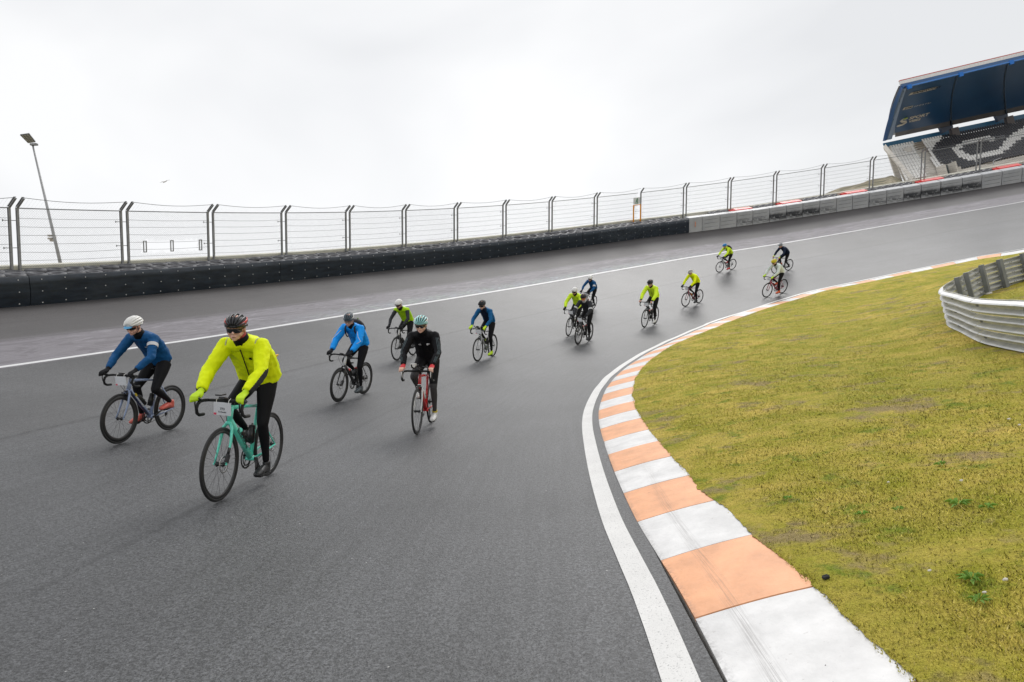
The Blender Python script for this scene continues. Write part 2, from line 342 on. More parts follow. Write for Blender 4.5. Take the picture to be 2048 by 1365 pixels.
# ---------------------------------------------------------------- infield grass
ECf=EC[::2]
def infield(x,y):
    d=np.hypot(EC[:,0]-x,EC[:,1]-y); i=int(d.argmin()); t=EC[min(i+1,len(EC)-1)]-EC[max(0,i-1)]
    side=(x-EC[i][0])*t[1]-(y-EC[i][1])*t[0]     # >0 inside
    dd=d[i] if side>0 else -d[i]
    a=min(1,max(0,(dd-KW)/5.5)); a=a*a*(3-2*a)
    h=(EC[i][2]+.026-drop(SE[i]))*(1-a)+(-.29)*a
    if dd<KW-.1: h-=.25
    und=.018*noise.noise(Vector((x*.9,y*.9,3)))+.03*noise.noise(Vector((x*.25,y*.25,9)))
    return h+und*min(1,max(0,(dd-KW)/.5)),dd
def grass_mat(name,blade=False):
    n=NT(name); co=n.coord('Object'); 
    a=n.noise(co,.28,4,.6); b=n.noise(co,1.7,5,.7,.4); f=n.noise(co,22,4,.75); d=n.noise(n.map(co,(1,1,1),(9,4,0)),.9,5,.75)
    c=n.mix(n.ramp(b,(.36,0),(.62,1)),(.47,.45,.04),(.84,.64,.14))
    c=n.mix(n.math('MULTIPLY',n.ramp(a,(.40,0),(.60,1)),.5),c,(.38,.40,.035))
    c=n.mix(n.math('MULTIPLY',n.ramp(n.noise(n.map(co,(1,1,1),(3,7,0)),2.4,4,.7),(.57,0),(.66,1)),.7),c,(.20,.32,.025))
    c=n.mix(n.math('MULTIPLY',n.ramp(d,(.55,0),(.64,1)),.75),c,(.42,.31,.19))
    c=n.mix(n.math('MULTIPLY',n.ramp(f,(.36,1),(.46,0)),.45 if not blade else .1),c,(.10,.075,.03))
    if blade:
        oi=n.N.new('ShaderNodeAttribute'); oi.attribute_name='tint'; t=oi.outputs['Fac']
        c=n.mix(n.ramp(t,(.15,.55),(.5,.1),(.9,.6)),c,n.ramp(t,(0,(.22,.27,.015)),(.3,(.47,.45,.04)),(.6,(.84,.65,.12)),(1,(.90,.74,.30))))
    else: c=n.mix(n.math('MULTIPLY',n.ramp(n.noise(co,60,2,.6),(.4,1),(.6,0)),.35),c,n.mix(1,c,(.55,.50,.40),'MULTIPLY'))
    n.set(color=c,rough=.85,spec=.15)
    if blade:
        cx=n.N.new('ShaderNodeCombineXYZ'); cx.inputs[2].default_value=1; ge=n.N.new('ShaderNodeNewGeometry'); vm=n.N.new('ShaderNodeMix'); vm.data_type='VECTOR'; vm.inputs['Factor'].default_value=.7; n.L.new(ge.outputs['Normal'],vm.inputs['A']); n.L.new(cx.outputs[0],vm.inputs['B']); n.L.new(vm.outputs['Result'],n.b.inputs['Normal'])
    if not blade: n.bump(n.math('ADD',f,n.noise(co,70,3,.7)),.035)
    return n.m
m_grass=grass_mat('turf'); m_blade=grass_mat('grass_blade',True)
xs=np.unique(np.r_[np.arange(-2,16,.22),np.arange(16,46,.8)]); ys=np.unique(np.r_[np.arange(-26,0,1.5),np.arange(0,16,.22),np.arange(16,42,.6)])
V=[];F=[]; n1=len(ys); keep=[]
for x in xs:
    for y in ys:
        h,dd=infield(x,y); V.append((x,y,h)); keep.append(dd>-.6)
for i in range(len(xs)-1):
    for j in range(n1-1):
        q=(i*n1+j,(i+1)*n1+j,(i+1)*n1+j+1,i*n1+j+1)
        if all(keep[k] for k in q): F.append(q)
tag(obj('infield_turf',V,F,m_grass,None,True),kind='structure')
# ragged turf edge lapping over the kerb
V=[];F=[]; S=np.arange(S0-8,SE[-1]-12,.035); offs=[0,.05,.14,.32,.6]
prev=None
for i,s in enumerate(S):
    p,n=ept(s); w=KW-.04+.04*noise.noise(Vector((s*1.3,0,0)))+.018*noise.noise(Vector((s*9,5,0)))+.016*noise.noise(Vector((s*37,9,0)))
    for j,o in enumerate(offs):
        q=p[:2]+n*(w+o); h,dd=infield(q[0],q[1])
        kx=w+o; base=p[2]+kerb_h(min(kx,KW),s)
        z=base+(.004,.010,.006)[j] if j<3 else (h*.5+base*.5 if j==3 else h-.03)
        V.append((q[0],q[1],z+.006*noise.noise(Vector((q[0]*14,q[1]*14,1)))))
    if i:
        a=(i-1)*5;b=i*5
        for j in range(4): F.append((a+j,b+j,b+j+1,a+j+1))
tag(obj('turf_edge',V,F,m_grass,None,True),kind='structure')
# short grass blades, denser near, one uncountable mass
def blades():
    N=330000; r=3.0*np.exp(rng.random(N)*math.log(34/2.2)); r*=2.2/3.0; th=rng.uniform(rad(6),rad(72),N)   # plan angle from straight ahead to the right
    x=r*np.sin(th); y=r*np.cos(th)
    # plan distance to the inner edge
    E2=EC[::1][:,:2]; dd=np.empty(N); ii=np.empty(N,int)
    for a in range(0,N,4000):
        D=(x[a:a+4000,None]-E2[None,:,0])**2+(y[a:a+4000,None]-E2[None,:,1])**2; k=D.argmin(1); ii[a:a+4000]=k; dd[a:a+4000]=np.sqrt(D[np.arange(len(k)),k])
    t=EC[np.minimum(ii+1,len(EC)-1)]-EC[np.maximum(ii-1,0)]
    side=(x-EC[ii,0])*t[:,1]-(y-EC[ii,1])*t[:,0]
    dn=np.array([noise.noise(Vector((a*1.3,b*1.3,2))) for a,b in zip(x[::1],y)])
    ok=(side>0)&(dd>KW-.05)&(dn+rng.uniform(-.35,.35,N)>-.32)
    x,y,dd,ii,r,dn=[v[ok] for v in (x,y,dd,ii,r,dn)]; n=len(x)
    a=np.clip((dd-KW)/5.5,0,1); a=a*a*(3-2*a); dr=np.clip((SE[ii]-S0-17)/9,0,1); dr=.12*dr*dr*(3-2*dr); h=(EC[ii,2]+.030-dr)*(1-a)-.29*a
    und=np.array([.018*noise.noise(Vector((p*.9,q*.9,3)))+.03*noise.noise(Vector((p*.25,q*.25,9))) for p,q in zip(x,y)])
    h=h+und*np.clip((dd-KW)/.5,0,1)+.010*np.clip(1-(dd-KW)/.5,0,1)
    L=(.011+.019*rng.random(n)**2)*(1+.02*r)*(1+.5*np.clip(dn,0,1))*(.45+.55*np.clip((dd-KW)/2.5,0,1)**.5*np.clip(14/r,.35,1)+.0); wdt=.0021*(1+.17*r)
    az=rng.uniform(0,2*math.pi,n); lean=rng.uniform(.3,1.25,n); dx,dy=np.cos(az),np.sin(az); fa=rng.uniform(0,2*math.pi,n); wx,wy=np.cos(fa)*wdt,np.sin(fa)*wdt
    V=np.empty((n,3,3)); V[:,0]=np.c_[x-wx,y-wy,h-.004]; V[:,1]=np.c_[x+wx,y+wy,h-.004]; V[:,2]=np.c_[x+dx*L*np.sin(lean),y+dy*L*np.sin(lean),h+L*np.cos(lean)]
    me=bpy.data.meshes.new('grass_blades'); me.vertices.add(3*n); me.loops.add(3*n); me.polygons.add(n)
    me.vertices.foreach_set('co',V.ravel()); me.loops.foreach_set('vertex_index',np.arange(3*n)); me.polygons.foreach_set('loop_start',np.arange(0,3*n,3)); 
    me.update(calc_edges=True); at_=me.attributes.new('tint','FLOAT','POINT'); at_.data.foreach_set('value',np.repeat(np.clip(rng.normal(.5,.24,n)+dn*.1,0,1),3))
    me.materials.append(m_blade); o=link('grass_blades',me); tag(o,'short mossy yellow green grass covering the infield beside the kerb','grass',kind='stuff')
blades()
# surrounding land
V=[];F=[]; R_=[0,60,140,400,1500]; nseg=48
for r in R_:
    for k in range(nseg):
        a=2*math.pi*k/nseg; V.append((10+r*math.cos(a),20+r*math.sin(a),-.75-.0*r))
for j in range(len(R_)-1):
    for k in range(nseg): F.append((j*nseg+k,j*nseg+(k+1)%nseg,(j+1)*nseg+(k+1)%nseg,(j+1)*nseg+k))
m_sand=M('dune_sand',(.24,.21,.15),.9,var=.3,vs=.2,bump=.05,bs=3); tag(obj('ground',V,F,m_sand),kind='structure')
# embankment behind the wall
V=[];F=[]
for k,i in enumerate(range(0,len(WC),4)):
    a=wallpt(i,1.2,.0); b=wallpt(i,3.2,-.1); d=np.array(FR[i][2]); dh=Vector((d[0],d[1],0)).normalized()
    V+= [a,b,b+dh*14+Vector((0,0,-b.z-.9))]
    if k: F+=[((k-1)*3+j,k*3+j,k*3+j+1,(k-1)*3+j+1) for j in (0,1)]
tag(obj('embankment',V,F,m_sand,None,True),kind='structure')
# ---------------------------------------------------------------- outer wall: belt, tyres, concrete
def find(px,u,v,wallpt=None):
    wallpt=wallpt or globals()['wallpt']
    lo,hi=WVIS[0],WVIS[-1]-1
    for _ in range(40):
        m=(lo+hi)/2
        if proj(wallpt(m,u,v))[0]<px: lo=m
        else: hi=m
    return lo
I0=max(WVIS[0],find(-330,0,0)); IT=find(1378,0,.4); IE=find(2330,0,0)
def wloft(prof,a,b,step,closed=False,caps=True,bulge=None):
    V=[];F=[];uv=[];n=max(1,int(math.ceil((b-a)/step))); m=len(prof)
    for i in range(n+1):
        f=a+(b-a)*i/n
        for j,(u,v) in enumerate(prof):
            if bulge: du,dv=bulge(f,u,v); u+=du; v+=dv
            V.append(wallpt(f,u,v)); uv.append((f*.2,v))
    for i in range(n):
        for j in range(m if closed else m-1):
            k=(j+1)%m; F.append((i*m+j,i*m+k,(i+1)*m+k,(i+1)*m+j))
    if closed and caps: F.append(tuple(range(m))); F.append(tuple(range(n*m+m-1,n*m-1,-1)))
    return V,F,uv
def belt_mat():
    n=NT('conveyor_rubber'); co=n.coord(); uv=n.coord('UV'); s=n.sep(uv)
    a=n.noise(n.map(uv,(.9,6,1)),1.4,4,.6); c=n.mix(n.ramp(a,(.35,0),(.7,1)),(.006,.011,.019),(.021,.033,.050))
    du=n.noise(co,1.1,3,.6); c=n.mix(n.math('MULTIPLY',n.ramp(du,(.5,0),(.75,1)),.3),c,(.05,.06,.075))
    sc_=n.noise(n.map(uv,(2.2,26,1)),2.2,5,.8,1.2); m=n.math('MULTIPLY',n.ramp(sc_,(.56,0),(.63,1)),n.band(s[0],BELT_A,BELT_B,1.2))
    c=n.mix(n.math('MULTIPLY',m,.7),c,(.24,.27,.30))
    n.set(color=c,rough=.42,spec=.5); n.bump(n.noise(co,2.2,3,.5),.02); return n.m
_ia,_ib=find(1190,0,.4)*.2,find(1345,0,.4)*.2
BELT_A,BELT_B=_ia,_ib; m_belt=belt_mat()
m_tyre=M('tyre_rubber',(.095,.095,.105),.55,var=.35,vs=8); m_white=M('white_plastic',(.72,.72,.72),.45)
barrier=empty('tyre_barrier'); tag(barrier,'long dark conveyor belt barrier with rows of used tyres along the top of the banking','tyre barrier')
def blg(f,u,v): return (.035*noise.noise(Vector((f*.12,v*1.6,0)))+.03*noise.noise(Vector((f*.4,v*2,7)))-.012*math.sin(v/.86*math.pi),.012*noise.noise(Vector((f*.15,4,0))) if v>.5 else 0)
seams=[I0]+[find(x,0,.4) for x in (60,560,960,1165,1330)]+[IT]
for a,b in zip(seams[:-1],seams[1:]):
    V,F,uv=wloft([(0,.0),(.0,.2),(.0,.43),(.0,.65),(0,.86),(.03,.862),(.035,0)],a+.05,b-.05,2,bulge=blg)
    obj('conveyor_belt',V,F,m_belt,barrier,True,uv)
bb=MB(); f=I0+1; k=0
while f<IT-1:
    for v in (.08,.42,.76):
        du,dv=blg(f,0,v); c=wallpt(f,du-.006,v+.015*math.sin(f*3)); R=Matrix((FR[int(f)][0],FR[int(f)][2],FR[int(f)][1])).transposed(); bb.box(c,(.026,.012,.026),R)
    f+=3.3+.15*math.sin(k*2.1); k+=1
o=bb.build('bolt',m_white,barrier); o['kind']='stuff'
def torus(R,r,h,n,m):
    V=[];F=[]
    for i in range(n):
        a=2*math.pi*i/n
        for j in range(m):
            b=2*math.pi*j/m; cx=math.copysign(abs(math.cos(b))**.6,math.cos(b)); cz=math.copysign(abs(math.sin(b))**.6,math.sin(b))
            V.append(((R+r*cx)*math.cos(a),(R+r*cx)*math.sin(a),h*cz))
    for i in range(n):
        for j in range(m): F.append((i*m+j,((i+1)%n)*m+j,((i+1)%n)*m+(j+1)%m,i*m+(j+1)%m))
    return V,F
ty=mesh('tyre',*torus(.215,.085,.085,14,6),m_tyre,True)
low=MB(); TV,TF=torus(.215,.085,.085,10,4)
for row,(u,off) in enumerate(((.345,0),(.90,1.55))):
    f=I0+1+off
    while f<IT-1:
        R=Matrix((FR[int(f)][0],FR[int(f)][2],FR[int(f)][1])).transposed()
        c=wallpt(f,u+random.uniform(-.03,.03),.80+random.uniform(-.015,.02)+row*.035)
        mt=Matrix.Translation(c)@R.to_4x4()@Matrix.Rotation(random.uniform(-.09,.09),4,'X')@Matrix.Rotation(random.uniform(-.09,.09),4,'Y')
        o=link('tyre',ty,barrier); o.matrix_basis=mt
        if random.random()<.9:
            c2=wallpt(f,u,.60); low.add([c2+R@Vector(v) for v in TV],TF)
        f+=2.92+random.uniform(-.05,.1)
o=low.build('tyre_lower_row',m_tyre,barrier,True); o['kind']='stuff'
m_wall=M('concrete_wall',(.80,.78,.68),.8,var=.12,vs=1.2,bump=.01)
V,F,uv=wloft([(1.22,-.2),(1.22,1.0),(1.24,1.02),(1.44,1.02),(1.46,1.0),(1.46,-1.2)],I0,IE,2)
cw=tag(obj('concrete_wall',V,F,m_wall),'pale concrete wall running behind the tyres below the fence','wall')
# grey plastic blocks
def block_mat(name,k):
    n=NT(name); co=n.coord(); a=n.noise(co,1.1,3,.6)
    c=n.mix(n.ramp(a,(.3,0),(.7,1)),(.42,.43,.45),(.56,.565,.575))
    if k:
        z=n.sep(co)[2]; s=n.noise(n.map(co,(1,1,2.6)),1.7,6,.75,1.5); lowm=n.band(n.math('ADD',z,n.math('MULTIPLY_ADD',n.noise(co,.9,2,.5),.5,-.25)),.12,.50 if k>1 else .42,.10)
        c=n.mix(n.math('MULTIPLY',n.math('MULTIPLY',n.ramp(s,(.47-.05*k,0),(.55-.045*k,1)),lowm),.93 if k>1 else .6),c,(.022,.024,.03))
    n.set(color=c,rough=.45); n.bump(n.noise(co,14,3,.6),.006); return n.m
m_bl=[block_mat('grey_plastic',0),block_mat('scuffed_plastic',1),block_mat('blackened_plastic',2)]
m_dark=M('dark_gap',(.015,.016,.02),.7)
BX=[1378,1404.5,1440,1473.7,1505.6,1539,1572.7,1605.5,1639.5,1673,1705,1738.5,1773.4,1807.4,1842.4,1881.8,1924.3,1963.4,2003.7,2044]
BI=[find(x,0,.45) for x in BX]
while len(BI)<22: BI.append(BI[-1]+(BI[-1]-BI[-2]))
DIRT=[0,0,0,1,1,2,2,2,1,0,0,1,1,2,2,2,2,0,0,0]
words=['clean','lightly scuffed','blackened and scraped']
ords='first second third fourth fifth sixth seventh eighth ninth tenth eleventh twelfth thirteenth fourteenth fifteenth sixteenth seventeenth eighteenth nineteenth twentieth'.split()
H=.965
for k in range(len(BI)-1):
    a,b=BI[k]+.1,BI[k+1]-.1
    if k in (10,13,14): b-=.12
    if k==0:
        prof=[(0,0),(0,H-.03),(.03,H),(.55,H),(.58,H-.03),(.58,0)]
    else:
        prof=[(0,0)]
        for g in (.22,.47,.71): prof+=[(0,g-.012),(.02,g-.006),(.02,g+.006),(0,g+.012)]
        prof+=[(0,H-.04),(.012,H-.012),(.04,H),(.55,H),(.58,H-.03),(.58,0)]
    dirt=DIRT[k] if k<len(DIRT) else 0
    V,F,uv=wloft(prof,a,b,2.5,closed=True)
    c=wallpt((a+b)/2,.3,.45); R=Matrix((FR[int(a)][0],FR[int(a)][2],FR[int(a)][1])).transposed().to_4x4(); mt=Matrix.Translation(wallpt((a+b)/2,.3,0))@R; inv=mt.inverted()
    V=[inv@v for v in V]
    o=obj('barrier_block',V,F,m_bl[dirt]); o.matrix_world=mt
    if k==0: lab='plain grey end block with an orange handle beside the tyre barrier'
    else: lab='%s grey plastic barrier block, %s counted from the plain end block'%(words[dirt],ords[k-1] if k<=20 else 'outermost')
    if k>20: lab='grey plastic barrier block beyond the right edge of the photo, number %d of the row'%(k+1)
    tag(o,lab,'barrier block','grey plastic barrier blocks on the banking')
    if k==0:
        h=MB(); h.tube([(-.05,-.315,.33),(-.05,-.335,.40),(-.05,-.335,.62),(-.05,-.315,.68)],.022,6); h.build('handle',M('orange_strap',(.85,.30,.12),.5),o)
    else:
        lo=MB()
        for g in (.22,.47,.71): lo.box((.04 if k%2 else -.03,-.289,g),((b-a)*.2*.80,.01,.012))
        lo.build('strap',m_dark,o)
# black tyre packs and red blocks behind them
m_redb=M('red_plastic',(.80,.075,.07),.35,var=.1)
reds=[(1466,1502),(1560,1601),(1689,1732),(1839,1885),(1993,2040)]
prev=find(1415,.8,.9); rf=[]
for n_,(a,b) in enumerate(reds):
    fa,fb=find(a,.85,.95),find(b,.85,.95); rf.append((fa,fb))
    prof=[(.64,.3),(.64,.97),(.67,1.0),(1.12,1.0),(1.15,.97),(1.15,.3)]
    V,F,uv=wloft(prof,fa+.5,fb,3,closed=True); o=obj('red_barrier_block',V,F,m_redb)
    tag(o,'red plastic block behind the grey blocks, %s from the left'%ords[n_],'barrier block','red blocks behind the grey barrier blocks')
    l=MB()
    for u in (.72,.92,1.08):
        c=[wallpt(fa+q,u,.9) for q in (-.9,.6)]; l.tube(c,.06,6)
    l.build('connector',m_redb,o)
spans=[(prev,rf[0][0]-1.2)]+[(rf[i][1]+.4,rf[i+1][0]-1.2) for i in range(4)]+[(rf[4][1]+.4,IE-2)]
spans=[s for s in spans if s[1]-s[0]>3]
for n_,(a,b) in enumerate(spans):
    pk=empty('tyre_pack'); tag(pk,'black tyre pack behind the grey blocks, %s from the left'%ords[n_],'tyre pack','tyre packs behind the grey barrier blocks')
    f=a+1.4
    while f<b-1:
        for u in (.78,1.0):
            R=Matrix((FR[int(f)][0],FR[int(f)][2],FR[int(f)][1])).transposed(); o=link('tyre',ty,pk); o.matrix_basis=Matrix.Translation(wallpt(f+(u-.78)*5,u,.93+random.uniform(-.01,.02)))@R.to_4x4()@Matrix.Scale(.8,4)
        f+=2.4
# ---------------------------------------------------------------- catch fence
m_galv=M('galvanised_steel',(.36,.365,.37),.5,metal=.25,var=.2); m_gdark=M('weathered_steel',(.24,.245,.25),.55,metal=.25,var=.25)
m_cable=M('steel_cable',(.17,.175,.18),.5,metal=.5)
fence=tag(empty('catch_fence'),'tall steel catch fence with inward bent posts and cables on top of the outer wall','fence')
POST=[(40,542),(258,530),(428,521),(573,513),(700,504),(812,494),(915,486),(1012,475),(1104,464),(1194,453),(1281,443),(1372,431),(1461,418),(1552,405),(1647,389),(1745,375),(1848,357),(1959,339)]
PUf,V0,VB=1.16,.55,.87+1.86
pf=[find(x,PUf,.9) for x,_ in POST]
dstep=(pf[-1]-pf[-5])/4
pf=[pf[0]-(pf[1]-pf[0])]+pf+[pf[-1]+dstep,pf[-1]+2*dstep]
def postmesh(L,flange=.10,web=.10):
    m=MB(); m.box((0,-web/2+.006,L/2),(flange,.012,L)); m.box((0,web/2-.006,L/2),(flange,.012,L)); m.box((0,0,L/2),(.012,web-.025,L)); return m
pm=postmesh(VB-V0,.062,.075).me('fence_post',m_galv); am=postmesh(.44,.068,.07).me('post_arm',m_galv)
def wframe(f): i=int(f); return Matrix((FR[i][0],FR[i][2],FR[i][1])).transposed()
for k,f in enumerate(pf):
    for side in (0,1):
        if k==11 and side==0: continue
        ff=f-1.15 if side==0 else f
        R=wframe(ff).to_4x4(); o=link('fence_post',pm,fence); o.matrix_basis=Matrix.Translation(fencept(ff,PUf,V0))@R
        a=link('post_arm',am,o); a.matrix_basis=Matrix.Translation((0,0,VB-V0))@Matrix.Rotation(rad(47),4,'X')
    for v in (1.55,2.35):
        br=MB()
        for q in (-1.15,):
            br.tube([fencept(f+q-1.0,PUf-.02,v),fencept(f,PUf-.02,v)],.011,5); br.tube([fencept(f+q-1.0,PUf-.02,v-.03),fencept(f+q-1.0,PUf-.02,v+.03)],.016,5)
        br.build('bracket',m_gdark,fence)
CV=[.93,1.17,1.42,1.66,1.92,2.17,2.42]
ax=math.sin(rad(47))*.44; az=math.cos(rad(47))*.44
for k in range(len(pf)-1):
    a,b=pf[k],pf[k+1]-1.15; n=5; sag=-.05
    rl=MB(); rl.tube([fencept(a+(b-a)*i/n,PUf,VB-.02) for i in range(n+1)],.018,6); rl.build('top_rail',m_gdark,fence)
    for v in CV:
        s_=random.uniform(.0,.035); c=MB(); c.tube([fencept(a+(b-a)*i/n,PUf-.04,v-s_*math.sin(math.pi*i/n)) for i in range(n+1)],.0062 if v>1 else .010,4); c.build('cable',m_cable,fence)
    c=MB(); sg=random.uniform(.08,.15); c.tube([fencept(a+(b-a)*i/8,PUf-ax,VB+az-sg*math.sin(math.pi*i/8)) for i in range(9)],.009,4); c.build('top_wire',m_cable,fence)
# woven mesh: two families of slanting wires
mw=MB(); vt=VB
for k in range(0,len(pf)-1):
    a,b=pf[k]+.3,pf[k+1]-1.5; L=(b-a)*.2; pitch=.075 if k<7 else .13; rw=.0021 if k<7 else .0022; v0=.95
    hole=(k==2)
    def seg(s0,v0_,s1,v1_):
        p=fencept(a+s0/.2,PUf+.02,v0_); q=fencept(a+s1/.2,PUf+.02,v1_); d=(q-p).normalized(); e=d.cross(Vector((0,1,0))).normalized()*rw; g=d.cross(e).normalized()*rw
        mw.add([p+e,p-e*.5+g,p-e*.5-g,q+e,q-e*.5+g,q-e*.5-g],[(0,1,4,3),(1,2,5,4),(2,0,3,5)])
    h=vt-v0; s=-h
    while s<L:
        for dr in (1,-1):
            # line s + (v-v0) going up-right, or mirrored
            s_a,s_b=s,s+h; va,vb=v0,vt
            if s_a<0: va=v0-s_a; s_a=0
            if s_b>L: vb=v0+(L-s); s_b=L
            if vb<=va: continue
            if dr<0: s_a,s_b=L-s_a,L-s_b
            if hole:   # leave the photographers' opening free
                t0=None; K=12
                for q in range(K):
                    f0,f1=q/K,(q+1)/K; m0=s_a+(s_b-s_a)*(f0+f1)/2; w0=va+(vb-va)*(f0+f1)/2
                    if .15*L<m0<.88*L and 1.30<w0<1.72: continue
                    seg(s_a+(s_b-s_a)*f0,va+(vb-va)*f0,s_a+(s_b-s_a)*f1,va+(vb-va)*f1)
            else: seg(s_a,va,s_b,vb)
        s+=pitch
    # light netting on the bent arms
    s=0
    while s<L:
        q0=fencept(a+s/.2,PUf,VB); q1=fencept(a+s/.2,PUf-ax,VB+az-.1*math.sin(math.pi*s/L)); d=Vector((1,0,0))*rw
        mw.add([q0-d,q0+d,q1+d,q1-d],[(0,1,2,3)]); s+=pitch*1.5
o=mw.build('wire_mesh',M('mesh_wire',(.34,.35,.36),.5,metal=.3),fence); o['kind']='stuff'
# three clamps round the photographers' opening, orange hatch and exit sign
for x in (290,344,401):
    f=find(x,PUf-.05,1.5); c=MB(); R=wframe(f)
    for q in (-.05,.05): c.box(fencept(f+q*5,PUf-.05,1.50),(.03,.03,.40),R)
    c.box(fencept(f,PUf-.05,1.69),(.13,.03,.03),R); c.box(fencept(f,PUf-.05,1.31),(.13,.03,.03),R); c.build('hatch_clamp',m_galv,fence)
m_or=M('orange_paint',(.90,.36,.03),.45)
fa,fb=find(1267,PUf-.06,1.3),find(1281,PUf-.06,1.3)
g=MB()
for f in (fa,fb): g.box(fencept(f,PUf-.06,1.43),(.075,.05,1.10),wframe(f))
g.tube([fencept(fa,PUf-.06,1.97),fencept(fb,PUf-.06,1.97)],.03,4)
g.box(fencept(fa,PUf-.11,1.85),(.05,.05,.08),wframe(fa)); g.box(fencept(fb,PUf-.11,1.02),(.05,.05,.08),wframe(fb))
tag(g.build('escape_hatch',m_or),'orange framed opening in the catch fence below the green and white sign','hatch')
sm=MB(); fs=find(1273,PUf-.05,2.3); R=wframe(fs); sm.box(fencept(fs,PUf-.07,2.24),(.50,.02,.42),R); sg=tag(sm.build('exit_sign',M('sign_white',(.85,.88,.88),.5)),'small white sign with a green running figure on the fence','sign')
fg=MB(); P=lambda a,b: fencept(fs+a*5,PUf-.09,2.24+b)
fg.tube([P(.03,.15),P(.03,.10)],.03,6); fg.tube([P(.03,.09),P(.0,-.02)],.026,5); fg.tube([P(0,-.02),P(.07,-.09),P(.05,-.15)],.018,5); fg.tube([P(0,-.02),P(-.05,-.09),P(-.1,-.10)],.018,5); fg.tube([P(.03,.07),P(.1,.02)],.014,5); fg.tube([P(.03,.07),P(-.05,.03)],.014,5)
fg.build('running_figure',M('sign_green',(.02,.22,.10),.5),sg)
fg=MB(); fg.box(P(-.0,-.175),(.24,.014,.03),R); fg.build('sign_arrow',M('sign_green',(.02,.22,.10),.5),sg)
# ---------------------------------------------------------------- floodlight mast
mast=tag(empty('floodlight_mast'),'tall leaning grey floodlight mast behind the fence at far left','floodlight')
b=P3(125,545,60); t=P3(65,289,60); b=b+(b-t)*.25
p=MB(); p.tube([b,b+(t-b)*.5,t],[(.17,.17),(.12,.12),(.075,.075)],12); p.build('pole',m_galv,mast,True)
p=MB(); ux=Vector((.80,-.1,-.6)).normalized()
for q in range(4): c=t+Vector((-.0,0,.12+.0*q)); 
hd=MB(); cs=[P3(40,271,59.6),P3(58,268.5,59.6),P3(71,285,60.2),P3(56,287,60.2)]
def slab(m,c4,th,nrm,i=0):
    n=Vector(nrm).normalized()*th; V=[*c4,*[v+n for v in c4]]; m.add(V,[(0,1,2,3),(7,6,5,4),(0,4,5,1),(1,5,6,2),(2,6,7,3),(3,7,4,0)],i)
slab(hd,cs,.12,(0,.5,1)); hd.build('lamp_panel',M('lamp_housing',(.10,.10,.095),.5),mast)
ln=MB()
for r in range(5):
    for c in range(3):
        A=cs[0].lerp(cs[1],.1+c*.3).lerp(cs[3].lerp(cs[2],.1+c*.3),.05+r*.19); B_=cs[0].lerp(cs[1],.33+c*.3).lerp(cs[3].lerp(cs[2],.33+c*.3),.05+r*.19)
        C_=cs[0].lerp(cs[1],.33+c*.3).lerp(cs[3].lerp(cs[2],.33+c*.3),.18+r*.19); D_=cs[0].lerp(cs[1],.1+c*.3).lerp(cs[3].lerp(cs[2],.1+c*.3),.18+r*.19)
        slab(ln,[A,B_,C_,D_],-.03,(0,.5,1))
ln.build('lamp_lens',M('lamp_lens',(.34,.33,.28),.25),mast)
bx=MB(); bx.box(t+Vector((.12,0,-.05)),(.55,.3,.16),Matrix.Rotation(.2,3,'Y')); bx.build('bracket',m_gdark,mast)
cb=MB(); q=b.lerp(t,.41)
for d in ((-.35,0,.10),(-.22,0,-.12),(-.30,0,.35)): cb.box(q+Vector(d),(.35,.25,.14),Matrix.Rotation(.25,3,'Y'))
cb.tube([q+Vector((-.5,0,.15)),q+Vector((.2,0,.1))],.04,5); cb.build('camera_box',M('mast_box',(.40,.36,.30),.5),mast)
# gull
gb=MB(); c=P3(330,364,55); gb.tube([c+Vector((-.18,0,-.03)),c+Vector((0,0,0)),c+Vector((.16,0,.03))],[(.02,.02),(.05,.04),(.02,.02)],6); gb.tube([c,c+Vector((.12,.1,.10)),c+Vector((.34,.2,.12))],[(.07,.012),(.06,.01),(.015,.005)],6); gb.tube([c,c+Vector((-.12,-.1,.03)),c+Vector((-.32,-.2,-.05))],[(.07,.012),(.06,.01),(.015,.005)],6)
tag(gb.build('gull',M('gull_grey',(.55,.53,.5),.8),None,True),'small gull gliding in the cloudy sky above the fence','bird')
# ---------------------------------------------------------------- dune behind the wall
ridge=[(1500,425),(1560,411),(1600,402),(1640,390),(1690,375),(1725,365),(1760,357),(1785,351),(1800,358),(1815,375),(1900,372),(2000,365),(2150,350)]
V=[];F=[]
fine=[]
for i in range(len(ridge)-1):
    for k in range(8):
        t_=k/8; fine.append((ridge[i][0]*(1-t_)+ridge[i+1][0]*t_,ridge[i][1]*(1-t_)+ridge[i+1][1]*t_+1.3*noise.noise(Vector((i+t_,0,0))*2.3)))
for i,(x,y) in enumerate(fine):
    row=[P3(x,y+70,62),P3(x,y+22,72),P3(x,y+6,80),P3(x,y,88),P3(x,y+8,100),P3(x,y+40,120)]
    for r,v in enumerate(row): V.append((v.x,v.y,v.z+(.25 if 0<r<4 else 0)*noise.noise(v*.35)))
    if i: F+=[((i-1)*6+j,i*6+j,i*6+j+1,(i-1)*6+j+1) for j in range(5)]
nd=NT('dune_grass'); co=nd.coord(); c=nd.mix(nd.ramp(nd.noise(co,.5,5,.7),(.42,0),(.58,1)),(.12,.12,.06),(.46,.39,.27)); c=nd.mix(nd.ramp(nd.noise(co,2.2,5,.8),(.4,0),(.65,.7)),c,(.16,.14,.08)); nd.set(color=c,rough=.95); nd.bump(nd.noise(co,2,4,.7),.3)
tag(obj('dune',V,F,nd.m,None,True),kind='structure')
